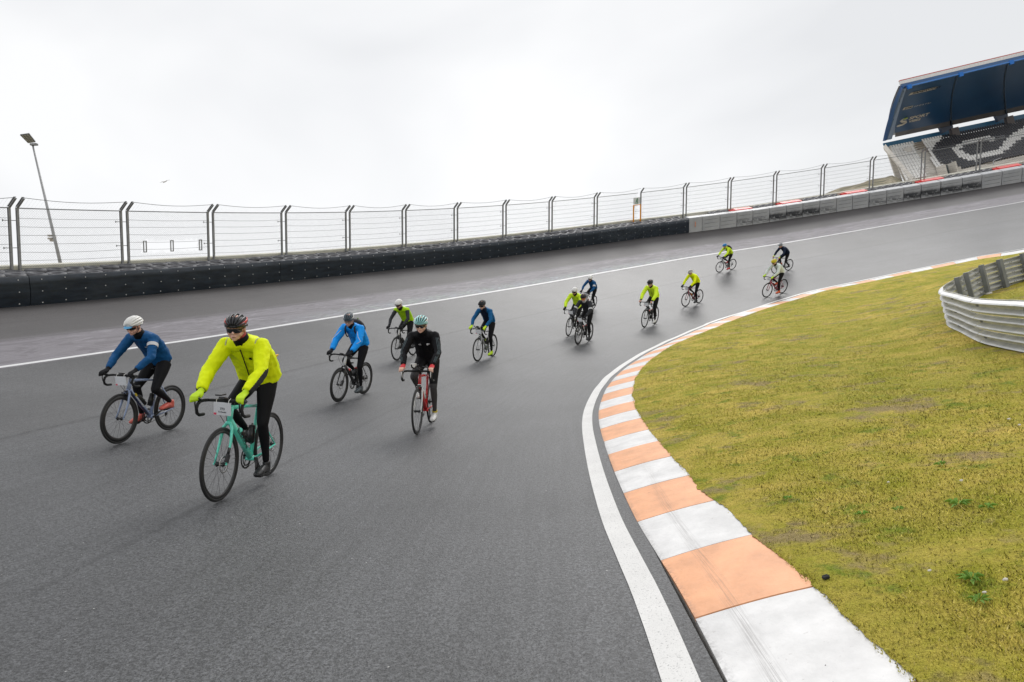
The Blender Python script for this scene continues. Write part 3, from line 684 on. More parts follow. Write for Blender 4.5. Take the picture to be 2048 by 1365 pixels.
# ---------------------------------------------------------------- grandstand
def text_me(body,size,shear=0,bold=0,align='LEFT'):
    cu=bpy.data.curves.new('t','FONT'); cu.body=body; cu.size=size; cu.shear=shear; cu.offset=bold; cu.align_x=align; cu.resolution_u=3
    o=bpy.data.objects.new('t',cu); COL.objects.link(o); dg=bpy.context.evaluated_depsgraph_get(); me=bpy.data.meshes.new_from_object(o.evaluated_get(dg))
    V=[v.co.copy() for v in me.vertices]; F=[tuple(p.vertices) for p in me.polygons]; bpy.data.objects.remove(o); bpy.data.curves.remove(cu); bpy.data.meshes.remove(me); return V,F
stand=tag(empty('grandstand'),'grandstand with curved dark blue roof and black and white seats beyond the wall','grandstand')
m_navy=NT('navy_panel'); co=m_navy.coord(); f=m_navy.noise(co,.25,3,.5); m_navy.set(color=m_navy.mix(f,(.012,.07,.20),(.03,.14,.33)),rough=.32,spec=.6); m_navy=m_navy.m
m_teal=M('teal_band',(.015,.13,.26),.45,var=.08,vs=.5); m_blue=M('bright_blue',(.01,.12,.42),.4); m_cst=M('stand_concrete',(.66,.62,.56),.8,var=.1,vs=.6); m_swhite=M('seat_white',(.95,.93,.90),.5,var=.06); m_sblack=M('seat_black',(.022,.022,.032),.5,var=.2)
m_grey=M('soffit_grey',(.20,.19,.20),.6,var=.2,vs=.8); m_roofw=M('roof_white',(.80,.79,.78),.4)
L1=P3(1781,295,97); Rr=P3(2048,243,104.7); D=Rr-L1; D.z=0; DL=D.length; D.normalize()
L0=P3(1812,359,84); down=L0-L1; down-=D*down.dot(D); 
NROW=15; LEN=40.0
off0=(L0-L1).dot(D)
nd_=Vector((down.x,down.y,0)).normalized()       # horizontal, from the back of the stand to its front
run=Vector((down.x,down.y,0)).length; rise=-down.z
rr,hh=run/NROW,rise/NROW
def sp(s,d,h): return L1+D*s+nd_*d+Vector((0,0,h))
# terraces (each step a part)
for r in range(NROW+2):
    t_=MB(); d0=r*rr; h0=-r*hh
    c4=[sp(off0*r/NROW-.25,d0,h0-hh),sp(LEN,d0,h0-hh),sp(LEN,d0+rr,h0-hh),sp(off0*(r+1)/NROW-.25,d0+rr,h0-hh)]
    slab(t_,c4,-.5,(0,0,1)); t_.build('terrace_step',m_cst,stand)
# side raker beam and columns
q=MB(); q.tube([sp(-.35,-.6,.3),sp(off0-.35,run+1.2,-rise-.5)],[(.20,.45),(.20,.45)],4,side=D); q.build('raker_beam',m_cst,stand)
q=MB(); q.tube([sp(-.1,2.6,-1.2),sp(off0*.5+.2,6,-rise-6)],[(.5,.7),(.35,.5)],4,side=D); q.tube([sp(-.2,-.2,.1),sp(-.2+.4,.4,-rise-6)],[(.35,.5),(.35,.5)],4,side=D); q.build('column',m_cst,stand)
# teal parapet
q=MB(); pa=[P3(1777,285.6,97.6),sp(-.2,-.35,.05)]; slab(q,[sp(-.4,-.4,-.1),sp(LEN,-.4,-.1),sp(LEN,-.4,1.0),sp(-.55,-.4,.85)],.2,(nd_*-1)); q.build('parapet',m_teal,stand)
# seats
seat=MB(); seat.box((0,-.04,.12),(.45,.44,.05)); seat.tube([(0,.14,.10),(0,.22,.50)],[(.225,.03),(.19,.025)],6,side=(1,0,0)); seat.box((0,.08,-.05),(.14,.06,.30))
SME=seat.me('seat',m_swhite)
basis=Matrix((D,-nd_,Vector((0,0,1)))).transposed().to_4x4()
Z1=lambda x,y:(1740+x/4.877,100+y/4.877)
def seatcol(px,py):
    x=(px-1740)*4.877; y=(py-100)*4.877
    aisleL=425+(y-905)*(150/320.); aisleR=510+(y-890)*(190/330.)
    if x<aisleL: return 1
    if x<aisleR: return None
    def inside(poly):
        c=False
        for i in range(len(poly)):
            (x1,y1),(x2,y2)=poly[i],poly[i-1]
            if (y1>y)!=(y2>y) and x<(x2-x1)*(y-y1)/(y2-y1)+x1: c=not c
        return c
    if inside([(480,870),(740,835),(690,905),(610,1000),(735,1150),(640,1180),(560,1010)]): return 1
    if 705<x<880 and y>1125: return None
    st=[(1205,885),(1080,890),(945,925),(845,990),(935,1062),(1050,1075),(1150,1040),(1290,1010),(1345,960),(1400,895),(1510,820),(1600,790),(1800,760)]
    for a,b_ in zip(st[:-1],st[1:]):
        dx,dy=b_[0]-a[0],b_[1]-a[1]; t_=max(0,min(1,((x-a[0])*dx+(y-a[1])*dy)/(dx*dx+dy*dy)))
        if math.hypot(x-a[0]-t_*dx,(y-a[1]-t_*dy))<(30 if a[0]<940 or a[0]>1260 else 23)+ (12 if a[0]>1300 else 0): return 1
    return 0
S_all=[]
PITCH=.50
for r in range(NROW+1):
    base_off=off0*(r+.5)/NROW; s=base_off+.25
    while s<LEN-1:
        p=sp(s,(r+.55)*rr,-(r+1)*hh+.10); px,py=proj(p); c=seatcol(px,py)
        if c is not None: S_all.append((px,py,p,c))
        s+=PITCH
near=sorted([q for q in S_all if q[0]<2052],key=lambda q:-q[1]+.0*q[0])[:300]; ids={id(q) for q in near}
for q in near:
    o=link('seat',SME,stand,om=m_swhite if q[3] else m_sblack); o.matrix_basis=Matrix.Translation(q[2])@basis
rest=MB()
for q in S_all:
    if id(q) not in ids:
        mt=Matrix.Translation(q[2])@basis; rest.add([mt@Vector(v) for v in seat.V],seat.F,0 if q[3] else 1)
o=rest.build('seat_rows',[m_swhite,m_sblack],stand); o['kind']='stuff'
# stairs in the aisle
st=MB(); 
for r in range(NROW+1):
    for h2 in (0,1):
        xx=None
        for s in np.arange(2,12,.1):
            p=sp(s,(r+.5)*rr,-(r+1)*hh); px,py=proj(p); x=(px-1740)*4.877; y=(py-100)*4.877
            if x>=425+(y-905)*(150/320.): xx=s; break
        if xx is None: continue
        a=sp(xx+.2,(r+h2*.5)*rr,-(r+1)*hh-h2*hh*.5+.28); b_=sp(xx+1.5,(r+h2*.5)*rr,-(r+1)*hh-h2*hh*.5+.28); dd_=nd_*rr*.5
        slab(st,[a,b_,b_+dd_,a+dd_],-.22,(0,0,1))
st.build('stairs',M('stair_concrete',(.36,.31,.25),.85,var=.2),stand)
# vomitory walls and rail near the aisle foot
for c_,d_ in ((P3(1884,344,84),(.2,1.6,1.5)),(P3(1905,338,84),(.2,1.6,1.5)),(P3(1914,342,84),(1.0,.2,.8))): q=MB(); q.box(c_,d_); q.build('doorway_wall',m_cst,stand)
q=MB(); q.box(P3(1895,341,84.6),(1.1,.1,1.3)); q.build('doorway',M('doorway_dark',(.05,.07,.075),.6),stand)
q=MB(); 
for (x1,y1,x2,y2,z) in ((1875,293.5,2010,271,96),(1866,301.5,2010,274,95),(1903,322,1916,340,84.5),(1987,322,2003,316,85),(1987,322,1987,330,85)): q.tube([P3(x1,y1,z),P3(x2,y2,z)],.05,5)
q.build('handrail',M('handrail_steel',(.5,.5,.52),.4,metal=.6),stand)
# roof canopy: u along the stand, w 0 = rear foot .. 1 = front edge
RB0,RB1=P3(1787,277.5,96.5),P3(2048,223,104); RT0,RT1=P3(1811.8,176.5,81),P3(2047.6,120,83.5)
def roof(u,w):
    a=RB0.lerp(RB1,u) if u<=1 else RB0+(RB1-RB0)*u; b=RT0.lerp(RT1,u) if u<=1 else RT0+(RT1-RT0)*u
    p=a+(b-a)*w; bow=math.sin(math.pi*min(1,max(0,w)))*.035*(b-a).length; d=(b-a).normalized(); n=D.cross(d).normalized()
    if n.y<0: n=-n
    return p+n*bow
seamu=[-.0,.425,.855,1.29,1.72]
for a,b in zip(seamu[:-1],seamu[1:]):
    V=[];F=[]
    for i in range(5):
        for j in range(9): V.append(roof(a+.004+(b-a-.008)*i/4,.10+.90*j/8))
    for i in range(4):
        for j in range(8): F.append((i*9+j,(i+1)*9+j,(i+1)*9+j+1,i*9+j+1))
    obj('roof_panel',V,F,m_navy,stand,True)
    V=[roof(a+.01+(b-a-.02)*i/3,w) for i in range(4) for w in (0.02,.10)]; F=[(i*2,i*2+2,i*2+3,i*2+1) for i in range(3)]
    obj('soffit_strip',V,F,m_grey,stand)
    q=MB(); q.tube([roof(b,.02+.98*j/8)+Vector((0,-.12,-.05)) for j in range(9)],.05,5); q.build('roof_rib',M('rib_steel',(.10,.16,.26),.5),stand)
    q=MB(); x=roof(b,.0); q.add([x+D*-2.3+Vector((0,-.1,.35)),x+D*.4+Vector((0,-.1,1.2)),x+D*.2+Vector((0,-.1,-.25)),x+D*-2.0+Vector((0,-.1,-.75)),x+D*-2.3+Vector((0,.4,.35)),x+D*.4+Vector((0,.4,1.2)),x+D*.2+Vector((0,.4,-.25)),x+D*-2.0+Vector((0,.4,-.75))],[(0,1,2,3),(7,6,5,4),(0,4,5,1),(1,5,6,2),(2,6,7,3),(3,7,4,0)]); q.build('roof_bracket',M('bracket_blue',(.05,.07,.12),.5),stand)
    q=MB(); q.box(x+D*.3+Vector((0,0,-.9)),(1.1,.6,1.2)); q.build('roof_column',M('column_brown',(.16,.14,.14),.6),stand)
# top sheet, edge trims
def strip(name,u0,u1,w0,w1,up0,up1,mat,yo=-.15):
    n=10; V=[];F=[]
    for i in range(n+1):
        u=u0+(u1-u0)*i/n; V+=[roof(u,w0)+Vector((0,yo,up0)),roof(u,w1)+Vector((0,yo,up1)),roof(u,w1)+Vector((0,yo+.3,up1)),roof(u,w0)+Vector((0,yo+.3,up0))]
    for i in range(n):
        for j in range(4): F.append((i*4+j,(i+1)*4+j,(i+1)*4+(j+1)%4,i*4+(j+1)%4))
    F+=[(0,1,2,3),(n*4+3,n*4+2,n*4+1,n*4)]
    obj(name,V,F,mat,stand)
strip('edge_tube',0,1.7,1,1,.0,.16,M('edge_blue',(.05,.22,.62),.35),-.3)
strip('fascia',-.03,1.7,1,1,.17,.55,m_navy,-.1); strip('white_fascia',-.035,1.7,1,1,.56,.95,m_roofw,-.1); strip('red_trim',-.035,1.7,1,1,.96,1.05,M('red_trim',(.6,.10,.09),.5),-.1)
V=[];F=[]
for i in range(9):
    for j in range(9): V.append(roof(-.03+1.75*i/8,j/8)+Vector((0,.5,.55)))
for i in range(8):
    for j in range(8): F.append((i*9+j,(i+1)*9+j,(i+1)*9+j+1,i*9+j+1))
obj('roof_sheet',V,F,m_roofw,stand,True)
def sidestrip(name,pts0,pts1,mat,th=.3):
    m=MB(); n=len(pts0)
    V=[];F=[]
    for a,b in zip(pts0,pts1): V+=[a,b,b+Vector((0,th,0)),a+Vector((0,th,0))]
    for i in range(n-1):
        for j in range(4): F.append((i*4+j,(i+1)*4+j,(i+1)*4+(j+1)%4,i*4+(j+1)%4))
    F+=[(0,1,2,3),(n*4-1,n*4-2,n*4-3,n*4-4)]
    obj(name,V,F,mat,stand)
def curve(p0,p1,p2,z0,z1,n=10):
    # quadratic through three image points, z interpolated
    out=[]
    c=(2*p1[0]-.5*p0[0]-.5*p2[0],2*p1[1]-.5*p0[1]-.5*p2[1])
    for i in range(n+1):
        t_=i/n; x=(1-t_)**2*p0[0]+2*t_*(1-t_)*c[0]+t_*t_*p2[0]; y=(1-t_)**2*p0[1]+2*t_*(1-t_)*c[1]+t_*t_*p2[1]; out.append(P3(x,y,z0+(z1-z0)*t_))
    return out
oA=curve((1767.7,281.5),(1783,224),(1804,171.5),96,80.5); oB=curve((1773,281),(1790,226),(1808,176),96,80.6); oC=curve((1775,279.5),(1792,227),(1810,177),96,80.6); oD=curve((1784,278),(1797,228),(1812.5,178),96.2,80.8)
sidestrip('side_fascia',oA,oB,m_blue); sidestrip('side_channel',oB,oC,m_navy); sidestrip('side_trim',oC,oD,M('trim_pale',(.30,.42,.65),.35))
for u in (.012,.44,.87,1.3):
    c=roof(u,.99); q=MB(); q.box(c+Vector((0,-.45,0)),(.5,.2,.5)); q.build('edge_lamp',M('lamp_blue',(.0,.16,.60),.4),stand)
m_sign=M('sign_cream',(.85,.78,.68),.5,var=.06); m_sdark=M('sign_ink',(.03,.035,.06),.6)
def rmap(x,y,off=.10):   # x metres along, y metres down from the front edge of the canopy
    Lw=(RT0-RB0).length; p=roof(x/DL,1-y/Lw); return p+Vector((0,-off,-off*.4))
def onroof(name,V,F,x,y,shx,mat,off,parent): 
    return obj(name,[rmap(x+v[0]+shx*v[1],y-v[1],off) for v in V],F,mat,parent)
def plate(name,x,y,w,h,shx,mat,off,parent):
    n=8; V=[(w*i/n,hh_) for i in range(n+1) for hh_ in (0,h)]; F=[(2*i,2*i+2,2*i+3,2*i+1) for i in range(n)]
    return onroof(name,V,F,x,y,shx,mat,off,parent)
def word(txt,x,y,size,shx,mat,off,parent,sx=1.3,bold=.03):
    V,F=text_me(txt,size,0,bold); V=[(v.x*sx,v.y) for v in V]; return onroof('lettering',V,F,x,y,shx,mat,off,parent)
s1=plate('roof_sign',1.25,3.35,5.9,.85,.55,m_sign,.08,stand); word('ZANDVOORT',1.95,3.15,.78,.3,m_sdark,.14,s1,1.25)
s2=plate('roof_sign',.95,8.5,1.95,.8,.3,m_sign,.08,stand); word('DTM',1.3,8.35,.62,.3,m_sdark,.14,s2,1.1); word('S P O R T S /',3.3,8.35,.55,.3,m_roofw,.10,s2,1.15,.02)
s3=word('SPORT',2.6,12.2,1.15,.35,m_sign,.08,stand,1.15,.05); word('VIBES',2.6,13.1,.85,.35,m_sign,.08,s3,1.15,.04)
sw_=MB()
for i,(pt) in enumerate([[(2.2,11.5),(1.5,11.6),(1.0,12.0),(1.3,12.35),(2.0,12.45)],[(2.0,12.45),(2.1,12.8),(1.4,13.2),(.4,13.4)]]): sw_.tube([rmap(a,b,.12) for a,b in pt],.14,5,i=0)
sw_.build('swoosh_logo',m_sign,s3)
sw_=MB(); sw_.tube([rmap(a,b,.16) for a,b in [(2.25,11.45),(1.8,11.5),(1.4,11.65)]],.10,5); sw_.build('logo_highlight',M('logo_green',(.35,.5,.05),.5),s3)
# ---------------------------------------------------------------- guardrail
GR=[(2110,606,9.6),(2048,598.5,10.5),(1990,597,11.6),(1947,593.7,12.7),(1912,585.7,14.4),(1890,581,15.6),(1885,576,16.4),(1890,568,17.4),(1915,554.5,18.6),(1950.6,536,20.5),(1990.6,523,21.1),(2046.7,508.8,21.3),(2110,497,21.2)]
gp=[P3(a,b,z*SC) for a,b,z in GR]; gz=sum(p.z for p in gp)/len(gp)
gp=[(p.x,p.y,p.z*.6+gz*.4) for p in gp]; g0,g1=Vector(gp[0]),Vector(gp[1]); gp=[tuple(g0+(g0-g1)*2.5)]+gp; g0,g1=Vector(gp[-1]),Vector(gp[-2]); gp=gp+[tuple(g0+(g0-g1)*2.0)]
GC=catmull(gp,.1)
def gfr(i):
    i=max(0,min(len(GC)-1,i)); t=GC[min(i+3,len(GC)-1)]-GC[max(0,i-3)]; t=t/np.linalg.norm(t[:2]); return Vector((-t[1],t[0],0)),Vector((t[0],t[1],0))
def gpt(f,o,z):
    i=int(max(0,min(len(GC)-2,f))); a=f-i; p=GC[i]*(1-a)+GC[i+1]*a; n,_=gfr(i); return Vector(p)+n*o+Vector((0,0,z))
# outward = away from the enclosed grass
ctr=Vector((GC[:,0].mean()+2,GC[:,1].mean(),0)); n0,_=gfr(len(GC)//2); SGN=1 if (Vector(GC[len(GC)//2])-ctr).dot(n0)>0 else -1
mr=NT('guardrail_steel'); co=mr.coord(); c=mr.mix(mr.ramp(mr.noise(co,3,4,.6),(.35,0),(.65,1)),(.52,.53,.535),(.68,.68,.67)); c=mr.mix(mr.math('MULTIPLY',mr.ramp(mr.noise(mr.map(co,(2,2,14)),2.5,5,.75),(.60,0),(.70,1)),.5),c,(.30,.22,.12)); mr.set(color=c,rough=.45,metal=.35); mr.bump(mr.noise(co,12,3,.6),.004)
rail=tag(empty('guardrail'),'three tier galvanised guardrail curving round a patch of grass at right','guardrail')
TH=.262; PR=[(0,0),(.0,.022),(.07,.045),(.09,.062),(.07,.080),(.0,.112),(.0,.143),(.07,.175),(.09,.193),(.07,.210),(.0,.233),(0,.250)]
cuts=[0]; 
jt=[find_ for find_ in []]
def gfind(px,lo,hi):
    best=min(range(lo,hi),key=lambda i:abs(proj(GC[i])[0]-px)); return best
mid=min(range(len(GC)),key=lambda i:proj(GC[i])[0] if GC[i][1]>5 else 9e9)
j1=gfind(1950,0,mid); j2=mid+12; step=36
cuts=sorted({max(0,j1-step*2),max(0,j1-step),j1,min(j2,len(GC)-1),min(len(GC)-1,j2+step),min(len(GC)-1,j2+2*step),min(len(GC)-1,j2+3*step),0,len(GC)-1})
mbk=MB()
for tier in range(3):
    for a,b in zip(cuts[:-1],cuts[1:]):
        if b-a<4: continue
        V=[];F=[];n=max(2,(b-a)//2); m=len(PR)*2
        for i in range(n+1):
            f=a+(b-.28-a)*i/n; lift=.0 if i<n else .0; ov=.006*(i==n)+.004
            for (o_,z_) in PR: V.append(gpt(f,SGN*(o_+.004),-(tier+1)*TH+z_))
            for (o_,z_) in reversed(PR): V.append(gpt(f,SGN*(o_-.004),-(tier+1)*TH+z_))
        for i in range(n):
            for j in range(m): k=(j+1)%m; F.append((i*m+j,(i+1)*m+j,(i+1)*m+k,i*m+k))
        F+=[tuple(range(m)),tuple(range(n*m+m-1,n*m-1,-1))]
        obj('rail_beam',V,F,mr.m,rail,False)
        for q in (b-1.0,a+ (b-a)*.45):
            for z_ in (.131,): 
                for dq in (0,.6): mbk.ell(gpt(q+dq,SGN*.008,-(tier+1)*TH+z_),(.022,.022,.022),nu=6,nv=4)
o=mbk.build('bolt',m_gdark,rail); o['kind']='stuff'
for x,back in ((1907,1),(1924,1),(1957,1),(1995,1),(2041,1),(2085,1)):
    i=gfind(x,mid,len(GC)-1); pb=MB(); n,t=gfr(i); R=Matrix((t,n,Vector((0,0,1)))).transposed()
    pb.box(gpt(i,-SGN*.075,-.40),(.12,.10,.86),R); pb.build('guardrail_post',M('post_grey',(.22,.23,.24),.55,metal=.3),rail)
for x in ():
    i=gfind(x,0,mid); pb=MB(); n,t=gfr(i); R=Matrix((t,n,Vector((0,0,1)))).transposed()
    pb.box(gpt(i,-SGN*.075,-.45),(.12,.10,.80),R); pb.build('guardrail_post',M('post_grey',(.22,.23,.24),.55,metal=.3),rail)
# ---------------------------------------------------------------- small things on the ground
def gplane(px,py):
    d=ray(px,py); o_=Vector((0,0,CAM_H)); z=0
    for _ in range(12):
        t_=(z-CAM_H)/d.z; p=o_+d*t_; z=infield(p.x,p.y)[0]
    return Vector((p.x,p.y,z))
def pebble(px,py,r,mat,name,label,cat,group=None,z=None):
    p=gplane(px,py); m=MB(); 
    V=[];seed=random.random()*50
    m.ell((0,0,0),(1,.8,.55),nu=9,nv=6); m.V=[tuple(Vector(v)*(1+.35*noise.noise(Vector(v)*1.7+Vector((seed,0,0))))*r) for v in m.V]
    o=m.build(name,mat,None,False); o.location=p+Vector((0,0,r*.45+(.015 if z is None else z))); tag(o,label,cat,group)
m_pb=M('pebble_white',(.62,.58,.52),.8); m_rub=M('rubber_chunk',(.012,.012,.012),.8)
pebble(1654,1164,.022,m_rub,'rubber_chunk','black lump of tyre rubber on the grass beside the orange kerb block','rubber lump')
for (x,y,r,l) in ((1861,1149,.010,'white pebble on the grass right of the rubber lump'),(2013,1168,.012,'white pebble on the grass by the right edge of the photo'),(1924,967,.012,'white pebble in the yellow grass left of the green weed'),(1778,970,.010,'small pinkish pebble in the grass below the bare patches'),(1620,764,.012,'white pebble in the grass near the far orange stripes'),(2040,855,.014,'pale stone in the brown bare patch at right'),(1971,1193,.009,'pale pebble in the dry grass towards the bottom right'),(2019,843,.014,'pale stone on the bare sandy patch near the guardrail')): pebble(x,y,r,m_pb,'pebble',l,'pebble','pebbles lying in the infield grass')
st=P3(1978,587,16.3); stn=MB(); stn.ell((0,0,0),(.09,.07,.05),nu=9,nv=6); o=stn.build('stone',m_pb); o.location=gplane(1978,588); tag(o,'white stone on the grass inside the guardrail loop','stone')
m_weed=M('weed_leaf',(.20,.36,.05),.6,var=.3)
def weed(px,py,R,n,label):
    p=gplane(px,py); m=MB()
    for k in range(n):
        a=2*math.pi*k/n+random.uniform(-.3,.3); L=R*random.uniform(.6,1.1); h=random.uniform(.12,.4)*R; d=Vector((math.cos(a),math.sin(a),0)); w=Vector((-d.y,d.x,0))*R*.13
        m.add([p+d*.005,p+d*L*.5+w+Vector((0,0,h)),p+d*L+Vector((0,0,h*.45)),p+d*L*.5-w+Vector((0,0,h))],[(0,1,2),(0,2,3)])
    for v in range(len(m.V)): m.V[v]=(m.V[v][0],m.V[v][1],m.V[v][2]+.012)
    tag(m.build('weed',m_weed),label,'weed','green weeds in the infield grass')
for (x,y,R,n,l) in ((1918,1012,.085,11,'leafy green weed rosette beside the white pebble in the grass'),(1945,1162,.075,14,'bright green tuft of weeds above the bottom right corner'),(1725,1032,.05,9,'small green weed in the middle of the infield grass'),(1883,932,.06,10,'green weed below the bare brown patch'),(1797,1022,.045,9,'small green weed with a brown patch beside it'),(1960,1205,.05,10,'green weed just below the bright green tuft'),(1578,1000,.05,8,'green weed left of the other weeds nearest the white kerb blocks'),(1975,1018,.06,9,'green grassy tuft right of the leafy weed rosette')): weed(x,y,R,n,l)
for (x,y,l) in ((1651,1333,'black curl of rubber on the nearest white kerb block'),(1718,1322,'small black crumb of rubber right of the curl on the white kerb block'),(1685,1303,'tiny black crumb on the white kerb block beyond the curl')):
    d=ray(x,y); t_=(.027-CAM_H)/d.z; p=Vector((0,0,CAM_H))+d*t_; m=MB()
    if l.startswith('black curl'): m.tube([p+Vector((-.008,.012,0)),p+Vector((.006,.008,.002)),p+Vector((-.002,-.004,.003)),p+Vector((.008,-.012,0))],.0035,5)
    else: m.ell(p,(.006,.004,.003),nu=6,nv=4)
    tag(m.build('rubber_crumb',m_rub),l,'rubber crumb','crumbs of rubber on the white kerb block')
# ---------------------------------------------------------------- bicycles
m_rub2=M('tyre_black',(.018,.018,.019),.6); m_blk=M('black_gloss',(.012,.012,.013),.3,var=.05); m_tape=M('bar_tape',(.016,.016,.017),.75); m_alu=M('aluminium',(.45,.45,.46),.35,metal=.8); m_spk=M('spoke_steel',(.10,.10,.105),.35,metal=.6); m_carb=M('carbon',(.02,.02,.021),.35)
m_chain=M('chain_steel',(.08,.075,.07),.4,metal=.7)
WR=.336
def annulus(prof,n=56):
    V=[];F=[];m=len(prof)
    for i in range(n):
        a=2*math.pi*i/n
        for (r,y) in prof: V.append((r*math.cos(a),y,r*math.sin(a)))
    for i in range(n):
        for j in range(m): F.append((i*m+j,((i+1)%n)*m+j,((i+1)%n)*m+(j+1)%m,i*m+(j+1)%m))
    return V,F
BM={}
BM['tyre']=mesh('tyre',*annulus([(WR-.030,-.010),(WR-.018,-.0145),(WR-.005,-.010),(WR,0),(WR-.005,.010),(WR-.018,.0145),(WR-.030,.010),(WR-.034,0)]),m_rub2,True)
BM['rim_s']=mesh('wheel',*annulus([(WR-.055,-.006),(WR-.048,-.010),(WR-.028,-.011),(WR-.028,.011),(WR-.048,.010),(WR-.055,.006)]),m_carb,True)
BM['rim_d']=mesh('wheel',*annulus([(WR-.082,-.004),(WR-.066,-.012),(WR-.028,-.011),(WR-.028,.011),(WR-.066,.012),(WR-.082,.004)]),m_carb,True)
def spokes(r1):
    m=MB()
    for k in range(22):
        a=2*math.pi*k/22; a2=a+(.32 if k%2 else -.32)*(1 if k%4<2 else -1); y=.024 if k%2 else -.024
        m.tube([(.022*math.cos(a2),y,.022*math.sin(a2)),(r1*math.cos(a),0,r1*math.sin(a))],.0013,4,caps=False)
    m.tube([(r1*math.cos(.14),.002,r1*math.sin(.14)),((r1-.045)*math.cos(.14),.002,(r1-.045)*math.sin(.14))],.003,5)
    return m
BM['spokes_s']=spokes(WR-.053).me('spokes',m_spk); BM['spokes_d']=spokes(WR-.08).me('spokes',m_spk)
m=MB(); m.tube([(0,-.05,0),(0,-.028,0),(0,-.02,0),(0,.02,0),(0,.028,0),(0,.05,0)],[(.010,.010),(.026,.026),(.016,.016),(.016,.016),(.026,.026),(.010,.010)],10); BM['hub']=m.me('hub',m_blk,True)
m=MB(); V,F=annulus([(.080,.0),(.080,.002),(.060,.002),(.060,0)],32); m.add([(a,b+.034,c) for a,b,c in V],F)
for k in range(6): a=k*math.pi/3; m.tube([(.02*math.cos(a),.035,.02*math.sin(a)),(.062*math.cos(a+.4),.035,.062*math.sin(a+.4))],.003,4)
BM['disc']=m.me('brake_disc',m_alu,True)
HT,HB=(.372,0,.845),(.425,0,.685); BB_=(0,0,.272); ST=(-.150,0,.775); RA=(-.41,0,WR); FA=(.58,0,WR)
def frame_mb(aero):
    m=MB(); k=1.25 if aero else 1.0
    m.tube([(.372,0,.845),(.425,0,.685)],[(.021,.026),(.025,.032)],10,side=(0,1,0))
    m.tube([(.380,0,.828),(.10,0,.805),(-.150,0,.775)],[(.018,.019),(.015,.017),(.013,.015)],10,side=(0,1,0))
    m.tube([(.412,0,.715),(.2,0,.485),(0,0,.275)],[(.024*k,.026*k),(.025*k,.024*k),(.032,.025)],10,side=(0,1,0))
    m.tube([(0,0,.275),(-.155,0,.80)],[(.020,.024),(.015,.016)],10,side=(0,1,0))
    m.tube([(0,-.042,.272),(0,.042,.272)],.026,10)
    for s in (-1,1):
        m.tube([(-.02,s*.03,.272),(-.20,s*.052,.295),(-.41,s*.066,WR)],[(.012,.014),(.010,.012),(.008,.010)],8,side=(0,1,0))
        m.tube([(-.145,s*.018,.755 if not aero else .66),(-.28,s*.045,.545 if not aero else .50),(-.41,s*.066,WR)],[(.009,.010),(.007,.009),(.007,.009)],8,side=(0,1,0))
    return m
BM['frame']=frame_mb(False).me('frame',m_blk,True); BM['frame_a']=frame_mb(True).me('frame',m_blk,True)
m=MB(); m.tube([(.423,0,.70),(.435,0,.675)],[(.030,.030),(.038,.026)],10,side=(0,1,0))
for s in (-1,1): m.tube([(.43,s*.015,.690),(.445,s*.040,.655),(.485,s*.052,.53),(.545,s*.055,.40),(.58,s*.056,WR)],[(.014,.022),(.014,.021),(.011,.018),(.008,.013),(.007,.010)],8,side=(0,1,0))
m.tube([(.58,-.066,WR),(.58,.066,WR)],.008,8); BM['fork']=m.me('fork',m_blk,True)
def bar_mb():
    m=MB(); 
    m.tube([(.475,-.19,.905),(.475,0,.905),(.475,.19,.905)],[(.013,.013),(.0165,.0165),(.013,.013)],8)
    for s in (-1,1): m.tube([(.475,s*.175,.905),(.500,s*.200,.905),(.548,s*.21,.902),(.590,s*.212,.880),(.606,s*.214,.840),(.592,s*.216,.798),(.552,s*.218,.776),(.475,s*.220,.772)],.0155,8)
    return m
BM['handlebar']=bar_mb().me('handlebar',m_tape,True)
for s,nm in ((1,'L'),(-1,'R')):
    m=MB(); m.tube([(.535,s*.211,.905),(.575,s*.212,.920),(.615,s*.212,.938),(.632,s*.212,.958)],[(.015,.017),(.016,.019),(.015,.018),(.011,.013)],8,side=(0,1,0))
    m.tube([(.622,s*.212,.935),(.640,s*.210,.895),(.632,s*.207,.845),(.620,s*.205,.820)],[(.009,.006),(.008,.005),(.007,.005),(.006,.004)],6,side=(0,1,0)); BM['lever'+nm]=m.me('brake_lever',m_blk,True)
m=MB(); m.tube([(.378,0,.885),(.475,0,.905)],[(.018,.017),(.020,.020)],8); m.tube([(.366,0,.850),(.355,0,.885),(.352,0,.900)],.019,10); BM['stem']=m.me('stem',m_blk,True)
m=MB(); m.tube([(-.150,0,.77),(-.185,0,.905),(-.190,0,.925)],[(.0135,.0135),(.0135,.0135),(.02,.012)],8); BM['seatpost']=m.me('seatpost',m_carb,True)
m=MB(); m.tube([(-.30,0,.962),(-.24,0,.960),(-.16,0,.950),(-.08,0,.948),(-.03,0,.944)],[(.050,.012),(.068,.020),(.045,.020),(.020,.016),(.014,.009)],12,side=(0,1,0)); m.tube([(-.25,-.02,.945),(-.21,-.02,.928),(-.13,-.02,.928),(-.06,-.01,.940)],.0035,5); m.tube([(-.25,.02,.945),(-.21,.02,.928),(-.13,.02,.928),(-.06,.01,.940)],.0035,5); BM['saddle']=m.me('saddle',m_blk,True)
m=MB(); V,F=annulus([(.108,-.047),(.108,-.043),(.090,-.043),(.090,-.047)],36); m.add(V,F); V,F=annulus([(.080,-.041),(.080,-.038),(.066,-.038),(.066,-.041)],30); m.add(V,F)
for k in range(4): a=k*math.pi/2+.4; m.tube([(.015*math.cos(a),-.046,.015*math.sin(a)),(.095*math.cos(a),-.045,.095*math.sin(a))],[(.009,.004),(.007,.004)],5)
BM['chainring']=m.me('chainring',m_blk,True)
